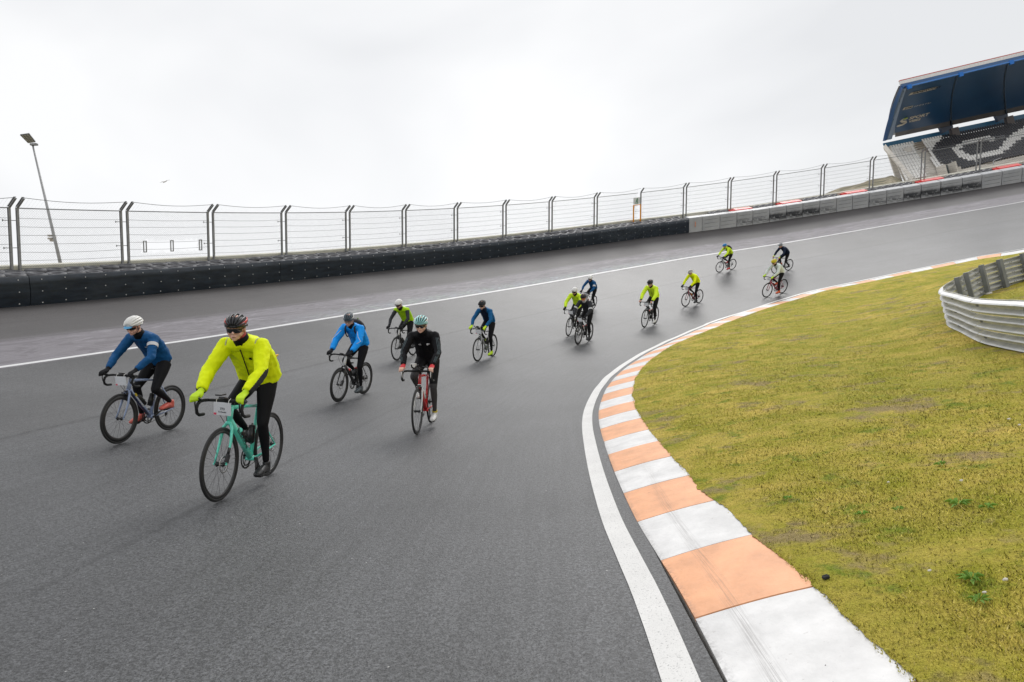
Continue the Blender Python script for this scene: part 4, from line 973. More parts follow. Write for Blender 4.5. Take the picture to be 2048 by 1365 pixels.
for s,nm in ((1,'L'),(-1,'R')):
    m=MB(); m.tube([(0,s*.055,0),(s*.17,s*.072,0)],[(.016,.010),(.011,.008)],8,side=(0,0,1)); m.tube([(0,s*.03,0),(0,s*.062,0)],.016,8); BM['crank'+nm]=m.me('crank_arm',m_blk,True)
m=MB(); m.box((0,0,0),(.075,.062,.016)); m.tube([(0,-.05,0),(0,.035,0)],.007,6); BM['pedal']=m.me('pedal',m_blk)
m=MB(); m.tube([(0,-.045,.380),(-.20,-.045,.383),(-.41,-.045,.375)],[(.003,.004)]*3,4); m.tube([(0,-.045,.164),(-.2,-.045,.20),(-.385,-.045,.235)],[(.003,.004)]*3,4); BM['chain']=m.me('chain',m_chain)
m=MB()
for k in range(6):
    V,F=annulus([(.020,0),(.020,.002),(.028+.0035*k,.002),(.028+.0035*k,0)],20); m.add([(a-.41,b-.020-.0045*(5-k),c+WR) for a,b,c in V],F)
BM['cassette']=m.me('cassette',m_chain)
m=MB(); m.tube([(-.41,-.055,WR-.02),(-.40,-.055,WR-.075),(-.375,-.05,WR-.13)],[(.012,.010),(.014,.008),(.012,.008)],6); m.tube([(-.385,-.056,.245),(-.385,-.04,.245)],.024,8); BM['derailleur']=m.me('rear_derailleur',m_blk,True)
m=MB(); m.tube([(0,0,0),(0,0,.115),(0,0,.125),(0,0,.15),(0,0,.158)],[(.036,.036),(.036,.036),(.030,.030),(.036,.036),(.030,.030)],12); BM['bottle']=m.me('water_bottle',m_blk,True)
m=MB(); m.tube([(0,0,.158),(0,0,.172),(0,0,.176),(0,0,.192)],[(.034,.034),(.030,.030),(.012,.012),(.011,.011)],12); BM['cap']=m.me('bottle_cap',m_blk,True)
m=MB()
for s in (-1,1): m.tube([(.0,s*.04,.02),(.0,s*.042,.10),(-.02,s*.02,.125)],.004,5); 
m.tube([(0,-.04,.02),(-.03,0,0),(0,.04,.02)],.005,5); m.tube([(.036,-.02,.06),(.042,0,.06),(.036,.02,.06)],.004,5); BM['cage']=m.me('bottle_cage',m_carb,True)
m=MB(); m.box((.530,0,.935),(.075,.050,.016),Matrix.Rotation(-.25,3,'Y')); m.tube([(.48,0,.915),(.515,0,.925)],.008,6); BM['computer']=m.me('bike_computer',m_blk)
m=MB()
for s in (-1,1): m.tube([(.47,s*.015,.66),(.485,s*.045,.68),(.482,s*.03,.625)],.009,6)
m.tube([(.462,-.03,.690),(.470,.03,.695)],.010,6); BM['caliper']=m.me('rim_brake',m_blk,True)
m=MB(); m.box((.565,.060,.39),(.05,.022,.075),Matrix.Rotation(-.5,3,'Y')); BM['dcaliper']=m.me('disc_caliper',m_blk)
m=MB(); m.tube([(.475,.07,.90),(.54,.05,.87),(.545,.03,.80),(.50,.02,.72)],.0028,5); m.tube([(.475,-.07,.90),(.545,-.06,.86),(.535,-.03,.78),(.47,-.02,.70)],.0028,5); BM['cable']=m.me('brake_cable',m_blk)
m=MB()
for s in (-1,1): m.tube([(.45,s*.055,.945),(.60,s*.05,.955),(.70,s*.045,.985),(.735,s*.045,1.02)],.011,7); m.box((.44,s*.085,.965),(.075,.075,.02))
BM['aero']=m.me('aero_bar',m_blk,True)
m_plate=NT('number_card'); co=m_plate.coord('UV'); s_=m_plate.sep(co)
pc=m_plate.mix(m_plate.ramp(m_plate.noise(m_plate.map(co,(3,3,1)),4,2,.5),(.45,.0),(.6,.35)),(.74,.75,.78),(.50,.56,.66)); pc=m_plate.mix(m_plate.math('MULTIPLY',m_plate.band(s_[0],-.1,.16,.004),m_plate.band(s_[1],-.1,.16,.004)),pc,(.75,.06,.12))
m_plate.set(color=pc,rough=.5); m_plate=m_plate.m
PW,PH=.165,.120
def plate_me():
    V=[(0,-PW/2,0),(0,PW/2,0),(0,PW/2,PH),(0,-PW/2,PH),(-.002,-PW/2,0),(-.002,PW/2,0),(-.002,PW/2,PH),(-.002,-PW/2,PH)]
    # seen from the front (+x) the left side is -y
    return mesh('number_card',V,[(0,1,2,3),(7,6,5,4),(0,4,5,1),(1,5,6,2),(2,6,7,3),(3,7,4,0)],m_plate,uv=[(0,0),(1,0),(1,1),(0,1)]*2)
BM['plate']=plate_me(); m_ink=M('card_ink',(.05,.06,.07),.6); m_red=M('card_red',(.7,.05,.1),.5)
def btext(txt,size,mt,mat,parent,sx=1,bold=.0,align='CENTER',name='lettering'):
    V,F=text_me(txt,size,0,bold,align); o=obj(name,[(v.x*sx,v.y,0) for v in V],F,mat,parent); o.matrix_basis=mt; return o
def part(name,key,parent,mat=None,mt=None):
    o=link(name,BM[key],parent,om=mat)
    if mt is not None: o.matrix_basis=mt
    return o
def basis3(x,y,z,o=(0,0,0)): 
    m_=Matrix((Vector(x).normalized(),Vector(y).normalized(),Vector(z).normalized())).transposed().to_4x4(); return Matrix.Translation(o)@m_
def make_bike(P,mat,label,cat='bicycle'):
    b=tag(empty('bicycle'),label,'bicycle','racing bicycles ridden on the track')
    fr=part('frame','frame_a' if P.get('aero') else 'frame',b,P['fc']); part('fork','fork',b,P.get('fork',P['fc']))
    d='d' if P.get('deep') else 's'
    for ax_ in (FA,RA):
        w=part('wheel','rim_'+d,b,P.get('rim',m_carb),Matrix.Translation(ax_)@Matrix.Rotation(P.get('spin',random.uniform(0,6)),4,'Y')); part('tyre','tyre',w,P.get('tyre',m_rub2)); part('spokes','spokes_'+d,w,P.get('spk',m_spk)); part('hub','hub',w)
        if P.get('disc'): part('brake_disc','disc',w)
    hb=part('handlebar','handlebar',b,P.get('tape',m_tape)); part('brake_lever','leverL',hb,P.get('lever',m_blk)); part('brake_lever','leverR',hb,P.get('lever',m_blk))
    part('stem','stem',b,P.get('stem',m_blk)); part('seatpost','seatpost',b,P.get('post',m_carb)); part('saddle','saddle',b); th=P['crank']
    R=Matrix.Translation(BB_)@Matrix.Rotation(-th,4,'Y'); part('chainring','chainring',b,None,R)
    for s,nm in ((1,'L'),(-1,'R')):
        c=part('crank_arm','crank'+nm,b,P.get('crankc',m_blk),R); pd=part('pedal','pedal',c); pd.matrix_basis=Matrix.Translation((s*.17,s*.11,0))@Matrix.Rotation(th,4,'Y')
    part('chain','chain',b); part('cassette','cassette',b); part('rear_derailleur','derailleur',b); part('brake_cable','cable',b)
    if P.get('comp',1): part('bike_computer','computer',b)
    if P.get('disc'): part('disc_caliper','dcaliper',b)
    else: part('rim_brake','caliper',b)
    if P.get('aerobar'): part('aero_bar','aero',hb)
    for k,(bm,cm) in enumerate(P.get('bottles',[(m_blk,m_blk)])):
        if k==0: mt=basis3((.70,0,.72) and (.735,0,-.68),(0,1,0),(.68,0,.735),(.125+.035,0,.40+.0))@Matrix.Translation((0,0,.02)); mt=basis3((-.735,0,.68),(0,1,0),(.68,0,.735),(.115,0,.46))@Matrix.Rotation(0,4,'X')
        else: mt=basis3((.96,0,.28),(0,1,0),(-.28,0,.96),(.015,0,.42))
        o=part('bottle_cage','cage',b,None,mt); w=part('water_bottle','bottle',b,bm,mt@Matrix.Translation((.0,0,.01))); part('bottle_cap','cap',w,cm)
    if P.get('plate',1):
        pl=part('number_card','plate',b,None,Matrix.Translation((.545,0,.780))@Matrix.Rotation(.12,4,'Y')@Matrix.Rotation(P.get('ptilt',0),4,'X'))
        if P.get('ptext'):
            for t,z,sz,bo in P['ptext']: btext(t,sz,basis3((0,1,0),(0,0,1),(1,0,0),(.002,0,z)),m_ink,pl,1.0,bo)
        for s in (-1,1):
            q=MB(); q.tube([(0,s*.058,PH-.01),(-.005,s*.058,PH+.02),(-.04,s*.058,PH+.03)],.003,5); q.build('cable_tie',m_swhite,pl)
    if P.get('saddlebag'):
        q=MB(); q.tube([(-.33,0,.875),(-.24,0,.90),(-.17,0,.915)],[(.035,.025),(.045,.035),(.03,.02)],8,side=(0,1,0)); q.build('saddle_bag',m_blk,b,True)
    for (txt,p0,dx,sz,mat_,sx) in P.get('text',[]):
        dx=Vector(dx).normalized(); y=Vector((0,1,0)).cross(dx); y=-y if y.z<0 else y
        btext(txt,sz,basis3(dx,y,dx.cross(y),p0),mat_,fr,sx,.001,'LEFT')
    if P.get('extra'): P['extra'](b,fr)
    b.matrix_world=mat; return b
# ---------------------------------------------------------------- riders
def remesh(mb,vox,name,mats,it=3,fac=.5):
    me=mb.me('tmp'); bm=bmesh.new(); bm.from_mesh(me); bmesh.ops.remove_doubles(bm,verts=bm.verts,dist=1e-5); bmesh.ops.recalc_face_normals(bm,faces=bm.faces); bm.to_mesh(me); bm.free()
    o=bpy.data.objects.new('tmp',me); COL.objects.link(o)
    r=o.modifiers.new('r','REMESH'); r.mode='VOXEL'; r.voxel_size=vox; r.use_smooth_shade=True
    s=o.modifiers.new('s','SMOOTH'); s.iterations=it; s.factor=fac
    dg=bpy.context.evaluated_depsgraph_get(); out=bpy.data.meshes.new_from_object(o.evaluated_get(dg)); bpy.data.objects.remove(o); bpy.data.meshes.remove(me)
    out.name=name; out.materials.clear()
    for m in mats: out.materials.append(m)
    return out
def ik(a,b,l1,l2,pole):
    a,b=Vector(a),Vector(b); d=b-a; L=d.length; L_=min(L,(l1+l2)*.999); x=(l1*l1-l2*l2+L_*L_)/(2*L_); h=math.sqrt(max(0,l1*l1-x*x)); dn=d.normalized(); p=Vector(pole); p=(p-dn*p.dot(dn)).normalized(); return a+dn*x+p*h
def lerp(a,b,t): return Vector(a).lerp(Vector(b),t)
SKIN=M('skin',(.80,.47,.36),.5,var=.08,vs=20)
def build_rider(P,mat,label,vox):
    T=P.get('torso',0.0)   # >0 more upright
    sh=Vector((.165-.05*T,0,1.405+.045*T)); st_=Vector((sh.x+.03,0,sh.z+.045))
    th=P['crank']; fat=P.get('fat',1.0)
    spine=[(-.215,.985),(-.195,1.06),(-.145,1.15),(-.05,1.265),(.05,1.352),(.125,1.405),(st_.x,st_.z)]
    spine=[(x+(T*-.05)*max(0,(z-1.05))/.4,z+T*.045*max(0,(z-1.05))/.4) for x,z in spine]; spine[-1]=(st_.x,st_.z)
    wy=[.140,.172*fat,.170*fat,.172*fat,.180*fat,.160,.075]; wd=[.090,.125*fat,.128*fat,.124*fat,.115,.088,.060]
    hips={s:Vector((-.175,s*.088,1.015)) for s in (1,-1)}
    ped={s:Vector((BB_[0]+s*.17*math.cos(th),s*.118,BB_[2]+s*.17*math.sin(th))) for s in (1,-1)}
    ank={s:ped[s]+Vector((-.125,0,.092+.0*s)) for s in (1,-1)}
    knee={s:ik(hips[s],ank[s],.435,.425,(1,s*.10,.15)) for s in (1,-1)}
    shj={s:Vector((sh.x-.01,s*.178,sh.z-.015)) for s in (1,-1)}
    wr={s:Vector((.535,s*.212,.992)) for s in (1,-1)}
    dist=(wr[1]-shj[1]).length; ua,fa_=.305,.275; k_=max(1,dist/(ua+fa_)*1.012); ua*=k_; fa_*=k_
    elb={s:ik(shj[s],wr[s],ua,fa_,(-.35,s*.9,-.35)) for s in (1,-1)}
    nb=Vector((st_.x+.055,0,st_.z+.085)); hc=Vector((st_.x+.118,0,st_.z+.112)); HM=Matrix.Translation(hc)@Matrix.Rotation(P.get('yaw',0),4,'Z')@Matrix.Rotation(P.get('pitch',.12),4,'Y')@Matrix.Rotation(P.get('roll',0),4,'X')
    def H(*p): return HM@Vector(p)
    R3=HM.to_3x3()
    def torso(m,g):
        m.tube([(x,0,z) for x,z in spine],[(a+g,b+g) for a,b in zip(wy,wd)],18,side=(0,1,0))
        m.tube([(shj[-1].x,shj[-1].y*.95,shj[-1].z),(sh.x+.01,0,sh.z+.015),(shj[1].x,shj[1].y*.95,shj[1].z)],[(.055+g,.058+g),(.085+g,.082+g),(.055+g,.058+g)],12,side=(0,0,1))
        for s in (1,-1): m.ell(shj[s],(.062+g,.060+g,.062+g),nu=12,nv=8)
    def arm(m,s,g,t1=1.0):
        a,e,w=shj[s],elb[s],wr[s]; g=g*1.25 if g>0 else g
        m.tube([a,lerp(a,e,.35),lerp(a,e,.7),e],[(.056+g,.056+g),(.052+g,.053+g),(.044+g,.046+g),(.041+g,.041+g)],12); m.ell(e,(.042+g,)*3,nu=10,nv=6)
        m.tube([e,lerp(e,w,.3),lerp(e,w,.7),lerp(e,w,t1)],[(.041+g,.041+g),(.043+g,.042+g),(.034+g,.032+g),(.028+g,.026+g)],12)
    def hand(m,s,g,curl=1):
        w=wr[s]; d=Vector((.85,0,-.32)).normalized(); k=w+d*.085+Vector((0,0,.004))
        m.tube([w-d*.02,w+d*.03,k],[(.026+g,.019+g),(.036+g,.017+g),(.038+g,.014+g)],10,side=(0,1,0))
        # fingers wrap over the outer side of the hood and round the lever
        for q in range(4):
            yo=s*(.030-.019*q) ; L=(.92,1.05,1.0,.82)[q]; b=k+Vector((.002,yo*1.0,0)); r=.0088+g
            p1=b+Vector((.026*L,s*.002,-.014*L)); p2=p1+Vector((.006*L,s*.002,-.026*L)); p3=p2+Vector((-.014*L,0,-.016*L))
            if q<1 or P.get('drape'): p2=p1+Vector((.010,0,-.030)); p3=p2+Vector((-.002,0,-.022))
            m.tube([b-d*.02,b,p1,p2,p3],[(r,r),(r*1.05,r*1.05),(r,r),(r*.95,r*.95),(r*.8,r*.8)],8)
        t0=w+d*.03+Vector((0,-s*.028,-.004)); m.tube([t0,t0+Vector((.028,-s*.012,-.016)),t0+Vector((.048,-s*.006,-.034))],[(.014+g,)*2,(.011+g,)*2,(.009+g,)*2],8)
    def leg(m,s,g,t1=1.0,t0=0):
        a,k,n=hips[s],knee[s],ank[s]
        m.tube([a+Vector((0,0,.01)),lerp(a,k,.3),lerp(a,k,.7),k],[(.096+g,.106+g),(.088+g,.094+g),(.067+g,.070+g),(.055+g,.057+g)],14,side=(0,1,0)); m.ell(k,(.054+g,.052+g,.054+g),nu=12,nv=8)
        cb=(n-k).normalized(); back=Vector((-1,0,0)); back=(back-cb*back.dot(cb)).normalized()
        m.tube([k,lerp(k,n,.3)+back*.010,lerp(k,n,.65)+back*.006,lerp(k,n,t1)],[(.051+g,.052+g),(.050+g,.056+g),(.037+g,.040+g),(.030+g,.033+g)],14,side=(0,1,0))
    def foot(m,s,g):
        a,p=ank[s],ped[s]; y=a.y
        toe=p+Vector((.085,0,.028)); heel=a+Vector((-.045,0,-.062))
        m.tube([a+Vector((0,0,.03)),a+Vector((-.005,0,-.02)),a+Vector((.005,0,-.05))],[(.034+g,.040+g),(.034+g,.046+g),(.034+g,.050+g)],12,side=(0,1,0))
        m.tube([heel,heel+Vector((.03,0,.006)),lerp(a,p,.45)+Vector((.02,0,.008)),p+Vector((.02,0,.044)),toe,toe+Vector((.02,0,-.004))],[(.020+g,.026+g),(.032+g,.038+g),(.034+g,.040+g),(.043+g,.032+g),(.034+g,.022+g),(.016+g,.012+g)],12,side=(0,1,0))
    def head(m):
        nk=[(st_.x-.005,0,st_.z-.04),tuple(lerp(st_,hc,.45)),tuple(H(-.02,0,-.045))]; m.tube(nk,[(.062,.060),(.055,.056),(.055,.058)],12,side=(0,1,0))
        m.ell(H(-.012,0,.025),(.098,.076,.098),R3,14,10); m.ell(H(.035,0,-.022),(.056,.062,.078),R3,12,8); m.ell(H(.045,0,-.068),(.046,.048,.034),R3,12,8)
        m.ell(H(.070,0,-.092),(.020,.022,.016),R3,8,6)
        m.tube([H(.090,0,.012),H(.104,0,-.010),H(.113,0,-.030)],[(.008,.009),(.010,.010),(.016,.010)],8,side=R3@Vector((0,1,0)))
        for s in (1,-1): m.ell(H(.055,s*.040,-.040),(.030,.024,.026),R3,8,6); m.ell(H(-.008,s*.078,-.012),(.017,.010,.030),R3,8,6)
        m.tube([H(.088,-.022,-.058),H(.094,0,-.057),H(.088,.022,-.058)],[(.006,.006),(.009,.008),(.006,.006)],6)
    bm_=MB(); torso(bm_,-.014); head(bm_)
    for s in (1,-1): arm(bm_,s,-.007); hand(bm_,s,-.001 if not P.get('glove') or P.get('half') else -.004); leg(bm_,s,-.008); foot(bm_,s,-.008)
    skin=P.get('skin',SKIN); me=remesh(bm_,vox,'person',[skin],2,.45)
    body=tag(link('person',me),label,'person','cyclists riding on the track')
    v2=max(vox,.0075)
    def wrinkle(me,amp,fn=None):
        n=len(me.vertices); co=np.empty(n*3); me.vertices.foreach_get('co',co); co=co.reshape(-1,3); nr=np.empty(n*3); me.vertex_normals.foreach_get('vector',nr); nr=nr.reshape(-1,3)
        for i in range(n):
            p=Vector(co[i]); q=p*11; w=1-abs(noise.noise(Vector((q.x*.9,q.y*1.3,q.z*.9+P['seed']))))*2.2; w2=noise.noise(q*2.3+Vector((P['seed'],0,0)))
            co[i]+=nr[i]*amp*(w*.8+w2*.6)
        me.vertices.foreach_set('co',co.ravel()); me.update()
    def colour(me,fn):
        idx=[fn(Vector(p.center)) for p in me.polygons]; me.polygons.foreach_set('material_index',idx)
    # tights
    m=MB(); m.tube([(x,0,z) for x,z in spine[:4]],[(a-.001,b-.001) for a,b in zip(wy[:4],wd[:4])],18,side=(0,1,0))
    for s in (1,-1): leg(m,s,.001,.93)
    me=remesh(m,v2,'tights',[P['tights'],P.get('knee',P['tights'])],3)
    if P.get('knee'): colour(me,lambda c: 1 if c.z<min(knee[1].z,knee[-1].z)+.06 or (c.x>.10 and c.z<1.0) else 0)
    t_o=link('tights',me,body)
    # jacket
    JG=P.get('loose',.012)
    m=MB(); i0=1
    sp2=[(spine[1][0]-.01,spine[1][1]-.005)]+[(x,z) for x,z in spine[2:]]
    m.tube([(x,0,z) for x,z in sp2],[(a+JG*.9,b+JG*.9) for a,b in zip(wy[1:],wd[1:])],18,side=(0,1,0))
    m.tube([(shj[-1].x,shj[-1].y*.95,shj[-1].z),(sh.x+.01,0,sh.z+.015),(shj[1].x,shj[1].y*.95,shj[1].z)],[(.050+JG,.052+JG),(.070+JG,.070+JG),(.050+JG,.052+JG)],12,side=(0,0,1))
    for s in (1,-1): m.ell(shj[s],(.062+JG,.060+JG,.062+JG),nu=12,nv=8)
    sl=MB()
    for s in (1,-1): arm(sl if P.get('vest') else m,s,JG*(.4 if P.get('vest') else 1),.93)
    nkp=[Vector((st_.x-.005,0,st_.z-.025)),lerp(st_,hc,.42)+Vector((.0,0,.004))]
    if P.get('hood'): m.tube([nkp[0]+Vector((-.06,0,.0)),nkp[0]+Vector((-.05,0,.07))],[(.08,.06),(.07,.045)],12,side=(0,1,0))
    me=remesh(m,v2,'jacket',P['jacket'],7); wrinkle(me,.0078)
    if P.get('jfn'): colour(me,lambda c: P['jfn'](c,dict(elb=elb,wr=wr,shj=shj)))
    link('vest' if P.get('vest') else 'jacket',me,body)
    if P.get('vest'):
        for s in (1,-1): sl.ell(shj[s]+Vector((0,0,-.004)),(.062,.060,.062),nu=12,nv=8)
        me=remesh(sl,v2,'sleeves',[P['vest']],3); wrinkle(me,.002); link('sleeves',me,body)
    # collar
    m=MB(); m.tube([nkp[0],nkp[1]],[(.080,.078),(.070,.068)],16,side=(0,1,0)); m.build('collar',P.get('collar',m_tape),body,True)
    # gloves, shoes
    if P.get('glove'):
        for s in (1,-1):
            gl=MB()
            if P.get('half'):
                w=wr[s]; d=Vector((.85,0,-.32)).normalized(); k=w+d*.088+Vector((0,0,.004)); gl.tube([w-d*.03,w+d*.03,k],[(.031,.024),(.040,.021),(.042,.018)],10,side=(0,1,0))
            else:
                hand(gl,s,.0035); d=(elb[s]-wr[s]).normalized(); gl.tube([wr[s]+d*.045,wr[s]-d*.01],[(.036,.034),(.030,.026)],10)
            me=remesh(gl,min(vox,.008),'glove',[P['glove']],1,.4); link('glove',me,body)
    else:
        pass
    cf=MB()
    for s in (1,-1): d=(elb[s]-wr[s]).normalized(); cf.tube([wr[s]+d*.05,wr[s]+d*.015],[(.040,.038),(.037,.035)],10)
    cf.build('cuffs',P.get('cuff',P['jacket'][0] if not P.get('vest') else P['vest']),body,True)
    for s in (1,-1):
        f_=MB(); foot(f_,s,.004); me=remesh(f_,min(v2,.009),'shoe',[P['shoe']],2); so=link('shoe',me,body)
        q=MB(); a,p=ank[s],ped[s]; q.tube([a+Vector((-.05,0,-.085)),lerp(a,p,.5)+Vector((.0,0,-.032)),p+Vector((.02,0,.013)),p+Vector((.10,0,.018))],[(.026,.006),(.028,.006),(.040,.006),(.022,.006)],10,side=(0,1,0)); q.build('sole',m_blk,so,True)
        if P.get('socks'):
            q=MB(); q.tube([lerp(ank[s],knee[s],.02)+Vector((0,0,.02)),lerp(ank[s],knee[s],.12)],.041,10); q.build('sock',P['socks'],body,True)
    # helmet
    hp=P['helmet']; base=hp[0]; ribc=hp[1]; hm=MB()
    HR=(.128,.094,.092); hcx,hcz=-.014,.040
    def hpnt(a,ph,k=1.0):   # a: 0 front .. pi back ; ph lateral angle
        return (hcx+math.cos(a)*HR[0]*k, math.sin(ph)*HR[1]*k*max(.0,math.sin(a))**.55, hcz+math.cos(ph)*HR[2]*k*max(0,math.sin(a))**.8)
    V=[];F=[]
    for j in range(8):
        t_=math.pi/2*j/7
        for k in range(24):
            a=2*math.pi*k/24; V.append(H(hcx+math.cos(a)*HR[0]*.93*math.cos(t_),math.sin(a)*HR[1]*.93*math.cos(t_),hcz-.004+HR[2]*.90*math.sin(t_)))
    for j in range(7):
        for k in range(24): F.append((j*24+k,j*24+(k+1)%24,(j+1)*24+(k+1)%24,(j+1)*24+k))
    hel=obj('helmet',V,F,base,body,True)
    rb=MB(); solid=P.get('solid',0)
    for ph in ((-75,-50,-25,0,25,50,75) if not solid else (-80,-56,-33,-11,11,33,56,80)):
        pr=math.radians(ph); a0=.10+.06*abs(pr); pts=[H(*hpnt(a0+(math.pi-.25-a0)*i/12,pr,1.0)) for i in range(13)]
        w_=.0092 if not solid else .0150
        rb.tube(pts,[(w_*(.55+.6*math.sin(math.pi*(i+.8)/13.6)),.0085) for i in range(13)],8,side=R3@Vector((0,math.cos(pr),-math.sin(pr))))
    rb.tube([H(hcx+math.cos(a)*HR[0]*.985,math.sin(a)*HR[1]*.995,hcz-.006-.010*math.cos(a*1.0)*0+(.008 if math.cos(a)>.6 else -.012 if math.cos(a)<-.2 else 0)) for a in [2*math.pi*i/28 for i in range(29)]],[(.013,.008)]*29,8,side=R3@Vector((0,0,1)))
    if solid:
        for a in (.75,1.5,2.2): rb.tube([H(*hpnt(a,math.radians(q),.985)) for q in range(-80,81,20)],[(.010,.006)]*9,6,side=R3@Vector((1,0,0)))
    else:
        for a in (2.3,): rb.tube([H(*hpnt(a,math.radians(q),.985)) for q in range(-75,76,15)],[(.008,.006)]*11,6,side=R3@Vector((1,0,0)))
    rb.build('helmet_shell',ribc,hel,True)
    if len(hp)>2:
        q=MB()
        for s in (1,-1): q.tube([H(hcx+math.cos(a)*HR[0]*1.0,s*math.sin(a)*HR[1]*1.03,hcz+.006+.010*i) for i,a in enumerate((.55,.9,1.3,1.7,2.1))],[(.010,.005),(.014,.006),(.015,.006),(.013,.006),(.008,.005)],8,side=R3@Vector((0,0,1)))
        q.build('helmet_trim',hp[2],hel,True)
    q=MB()
    for s in (1,-1):
        q.tube([H(.035,s*.083,.035),H(.022,s*.074,-.045),H(.045,s*.035,-.100),H(.050,0,-.108)],[(.007,.002)]*4,6,side=R3@Vector((1,0,0))); q.tube([H(-.055,s*.083,.03),H(.018,s*.076,-.040)],[(.006,.002)]*2,6,side=R3@Vector((1,0,0)))
    q.build('chin_strap',P.get('strap',m_blk),hel,True)
    if P.get('peak'):
        V=[];F=[]
        for i in range(9):
            a=math.radians(-48+12*i); V+= [H(.100*math.cos(a),.080*math.sin(a),.040),H(.060+.105*math.cos(a)*1.0,.075*math.sin(a),.020+.006*abs(math.sin(a)))]
        for i in range(8): F.append((2*i,2*i+2,2*i+3,2*i+1))
        V2=[v+R3@Vector((0,0,-.003)) for v in V]; F+= [tuple(16+2+x for x in reversed(f)) for f in F]; 
        obj('cap_peak',V+V2,F,P['peak'],hel,True)
    # glasses
    if P.get('lens'):
        V=[];F=[];n=14
        for i in range(n+1):
            a=math.radians(-66+132*i/n); dip=.010*math.exp(-(a/.22)**2); lo=.036-.008*(abs(a)/1.1)**2
            for (z,k) in ((.016,1.0),(-.002,1.02),(.010-lo+dip,.99)): V.append(H(.028+.082*math.cos(a)*k,.077*math.sin(a)*k,z+.002))
        for i in range(n):
            for j in range(2): F.append((i*3+j,(i+1)*3+j,(i+1)*3+j+1,i*3+j+1))
        gl=obj('sunglasses',V,F,P['lens'],body,True); q=MB()
        q.tube([H(.028+.084*math.cos(a),.079*math.sin(a),.018) for a in [math.radians(-66+132*i/n) for i in range(n+1)]],.0025,5)
        for s in (1,-1): q.tube([H(.058,s*.073,.014),H(-.01,s*.081,.010)],.003,5)
        q.build('glasses_frame',P.get('gframe',m_blk),gl,True)
    if P.get('hair'):
        q=MB()
        for s in (1,-1): q.tube([H(.018,s*.076,.028),H(-.02,s*.080,.012),H(-.07,s*.058,-.020),H(-.095,s*.02,-.03)],[(.016,.005),(.024,.006),(.028,.006),(.028,.006)],8,side=R3@Vector((0,0,1)))
        q.build('hair',P['hair'],body,True)
    if P.get('beard'):
        q=MB(); q.tube([H(.030,-.062,-.050),H(.066,-.040,-.088),H(.086,0,-.100),H(.066,.040,-.088),H(.030,.062,-.050)],[(.016,.006),(.018,.008),(.020,.008),(.018,.008),(.016,.006)],8,side=R3@Vector((0,0,1))); q.tube([H(.098,-.026,-.046),H(.108,0,-.044),H(.098,.026,-.046)],.005,6); q.build('beard',P['beard'],body,True)
    q=MB(); q.tube([H(.088,-.020,-.060),H(.0985,0,-.059),H(.088,.020,-.060)],[(.0035,.003),(.0045,.004),(.0035,.003)],6); q.build('lips',M('lip',(.42,.17,.14),.5),body,True)
    # fittings on the jacket
    front=lambda i,k=1.0: Vector((spine[i][0],0,spine[i][1]))
    def chest(i,f,y=0,off=.008):
        off+=.009
        a,b=Vector((spine[i][0],0,spine[i][1])),Vector((spine[i+1][0],0,spine[i+1][1])); c=a.lerp(b,f); t=(b-a).normalized(); n=Vector((t.z,0,-t.x)); d=wd[i]+(wd[i+1]-wd[i])*f+JG*.9+off; w=wy[i]+(wy[i+1]-wy[i])*f+JG
        return c+n*d*math.sqrt(max(.05,1-(y/w)**2))+Vector((0,y,0))
    if P.get('zip'):
        q=MB(); q.tube([chest(5,.75),chest(5,.2),chest(4,.5),chest(3,.9),chest(3,.3),chest(2,.8),chest(2,.2),chest(1,.7)],[(.006,.0035)]*8,6,side=(0,1,0)); q.build('zip',P['zip'],body,True)
    for (i,f,y,w,h,mt_) in P.get('badges',[]):
        q=MB(); q.box(chest(i,f,y,.005),(.006,w,h),Matrix.Rotation(.75,3,'Y')); q.build('badge',mt_,body)
    for (s,f0,f1,mt_) in P.get('bands',[]):
        q=MB(); a,e=shj[s],elb[s]; q.tube([lerp(a,e,f0),lerp(a,e,f1)],[(.056+JG*1.25+.007,)*2,(.053+JG*1.25+.007,)*2],16,caps=False); q.build('armband',mt_,body,True)
    for (s,pts,mt_,r_) in P.get('piping',[]):
        q=MB(); W_=[]
        for (seg,f,ang) in pts:
            a,b=(shj[s],elb[s]) if seg==0 else (elb[s],wr[s]); c=lerp(a,b,f); t=(b-a).normalized(); rr_=(.054-.012*f if seg==0 else .043-.014*f)+JG*1.25+.005
            x=Vector((1,0,0)); x=(x-t*x.dot(t)).normalized(); y=t.cross(x); W_.append(c+(x*math.cos(ang)+y*math.sin(ang))*rr_)
        q.tube(W_,r_,5); q.build('piping',mt_,body,True)
    if P.get('pextra'): P['pextra'](body,dict(chest=chest,H=H,spine=spine,wd=wd,wy=wy,shj=shj,elb=elb,wr=wr,knee=knee,hips=hips,ank=ank,st=st_,sh=sh))
    body.matrix_world=mat
    return body
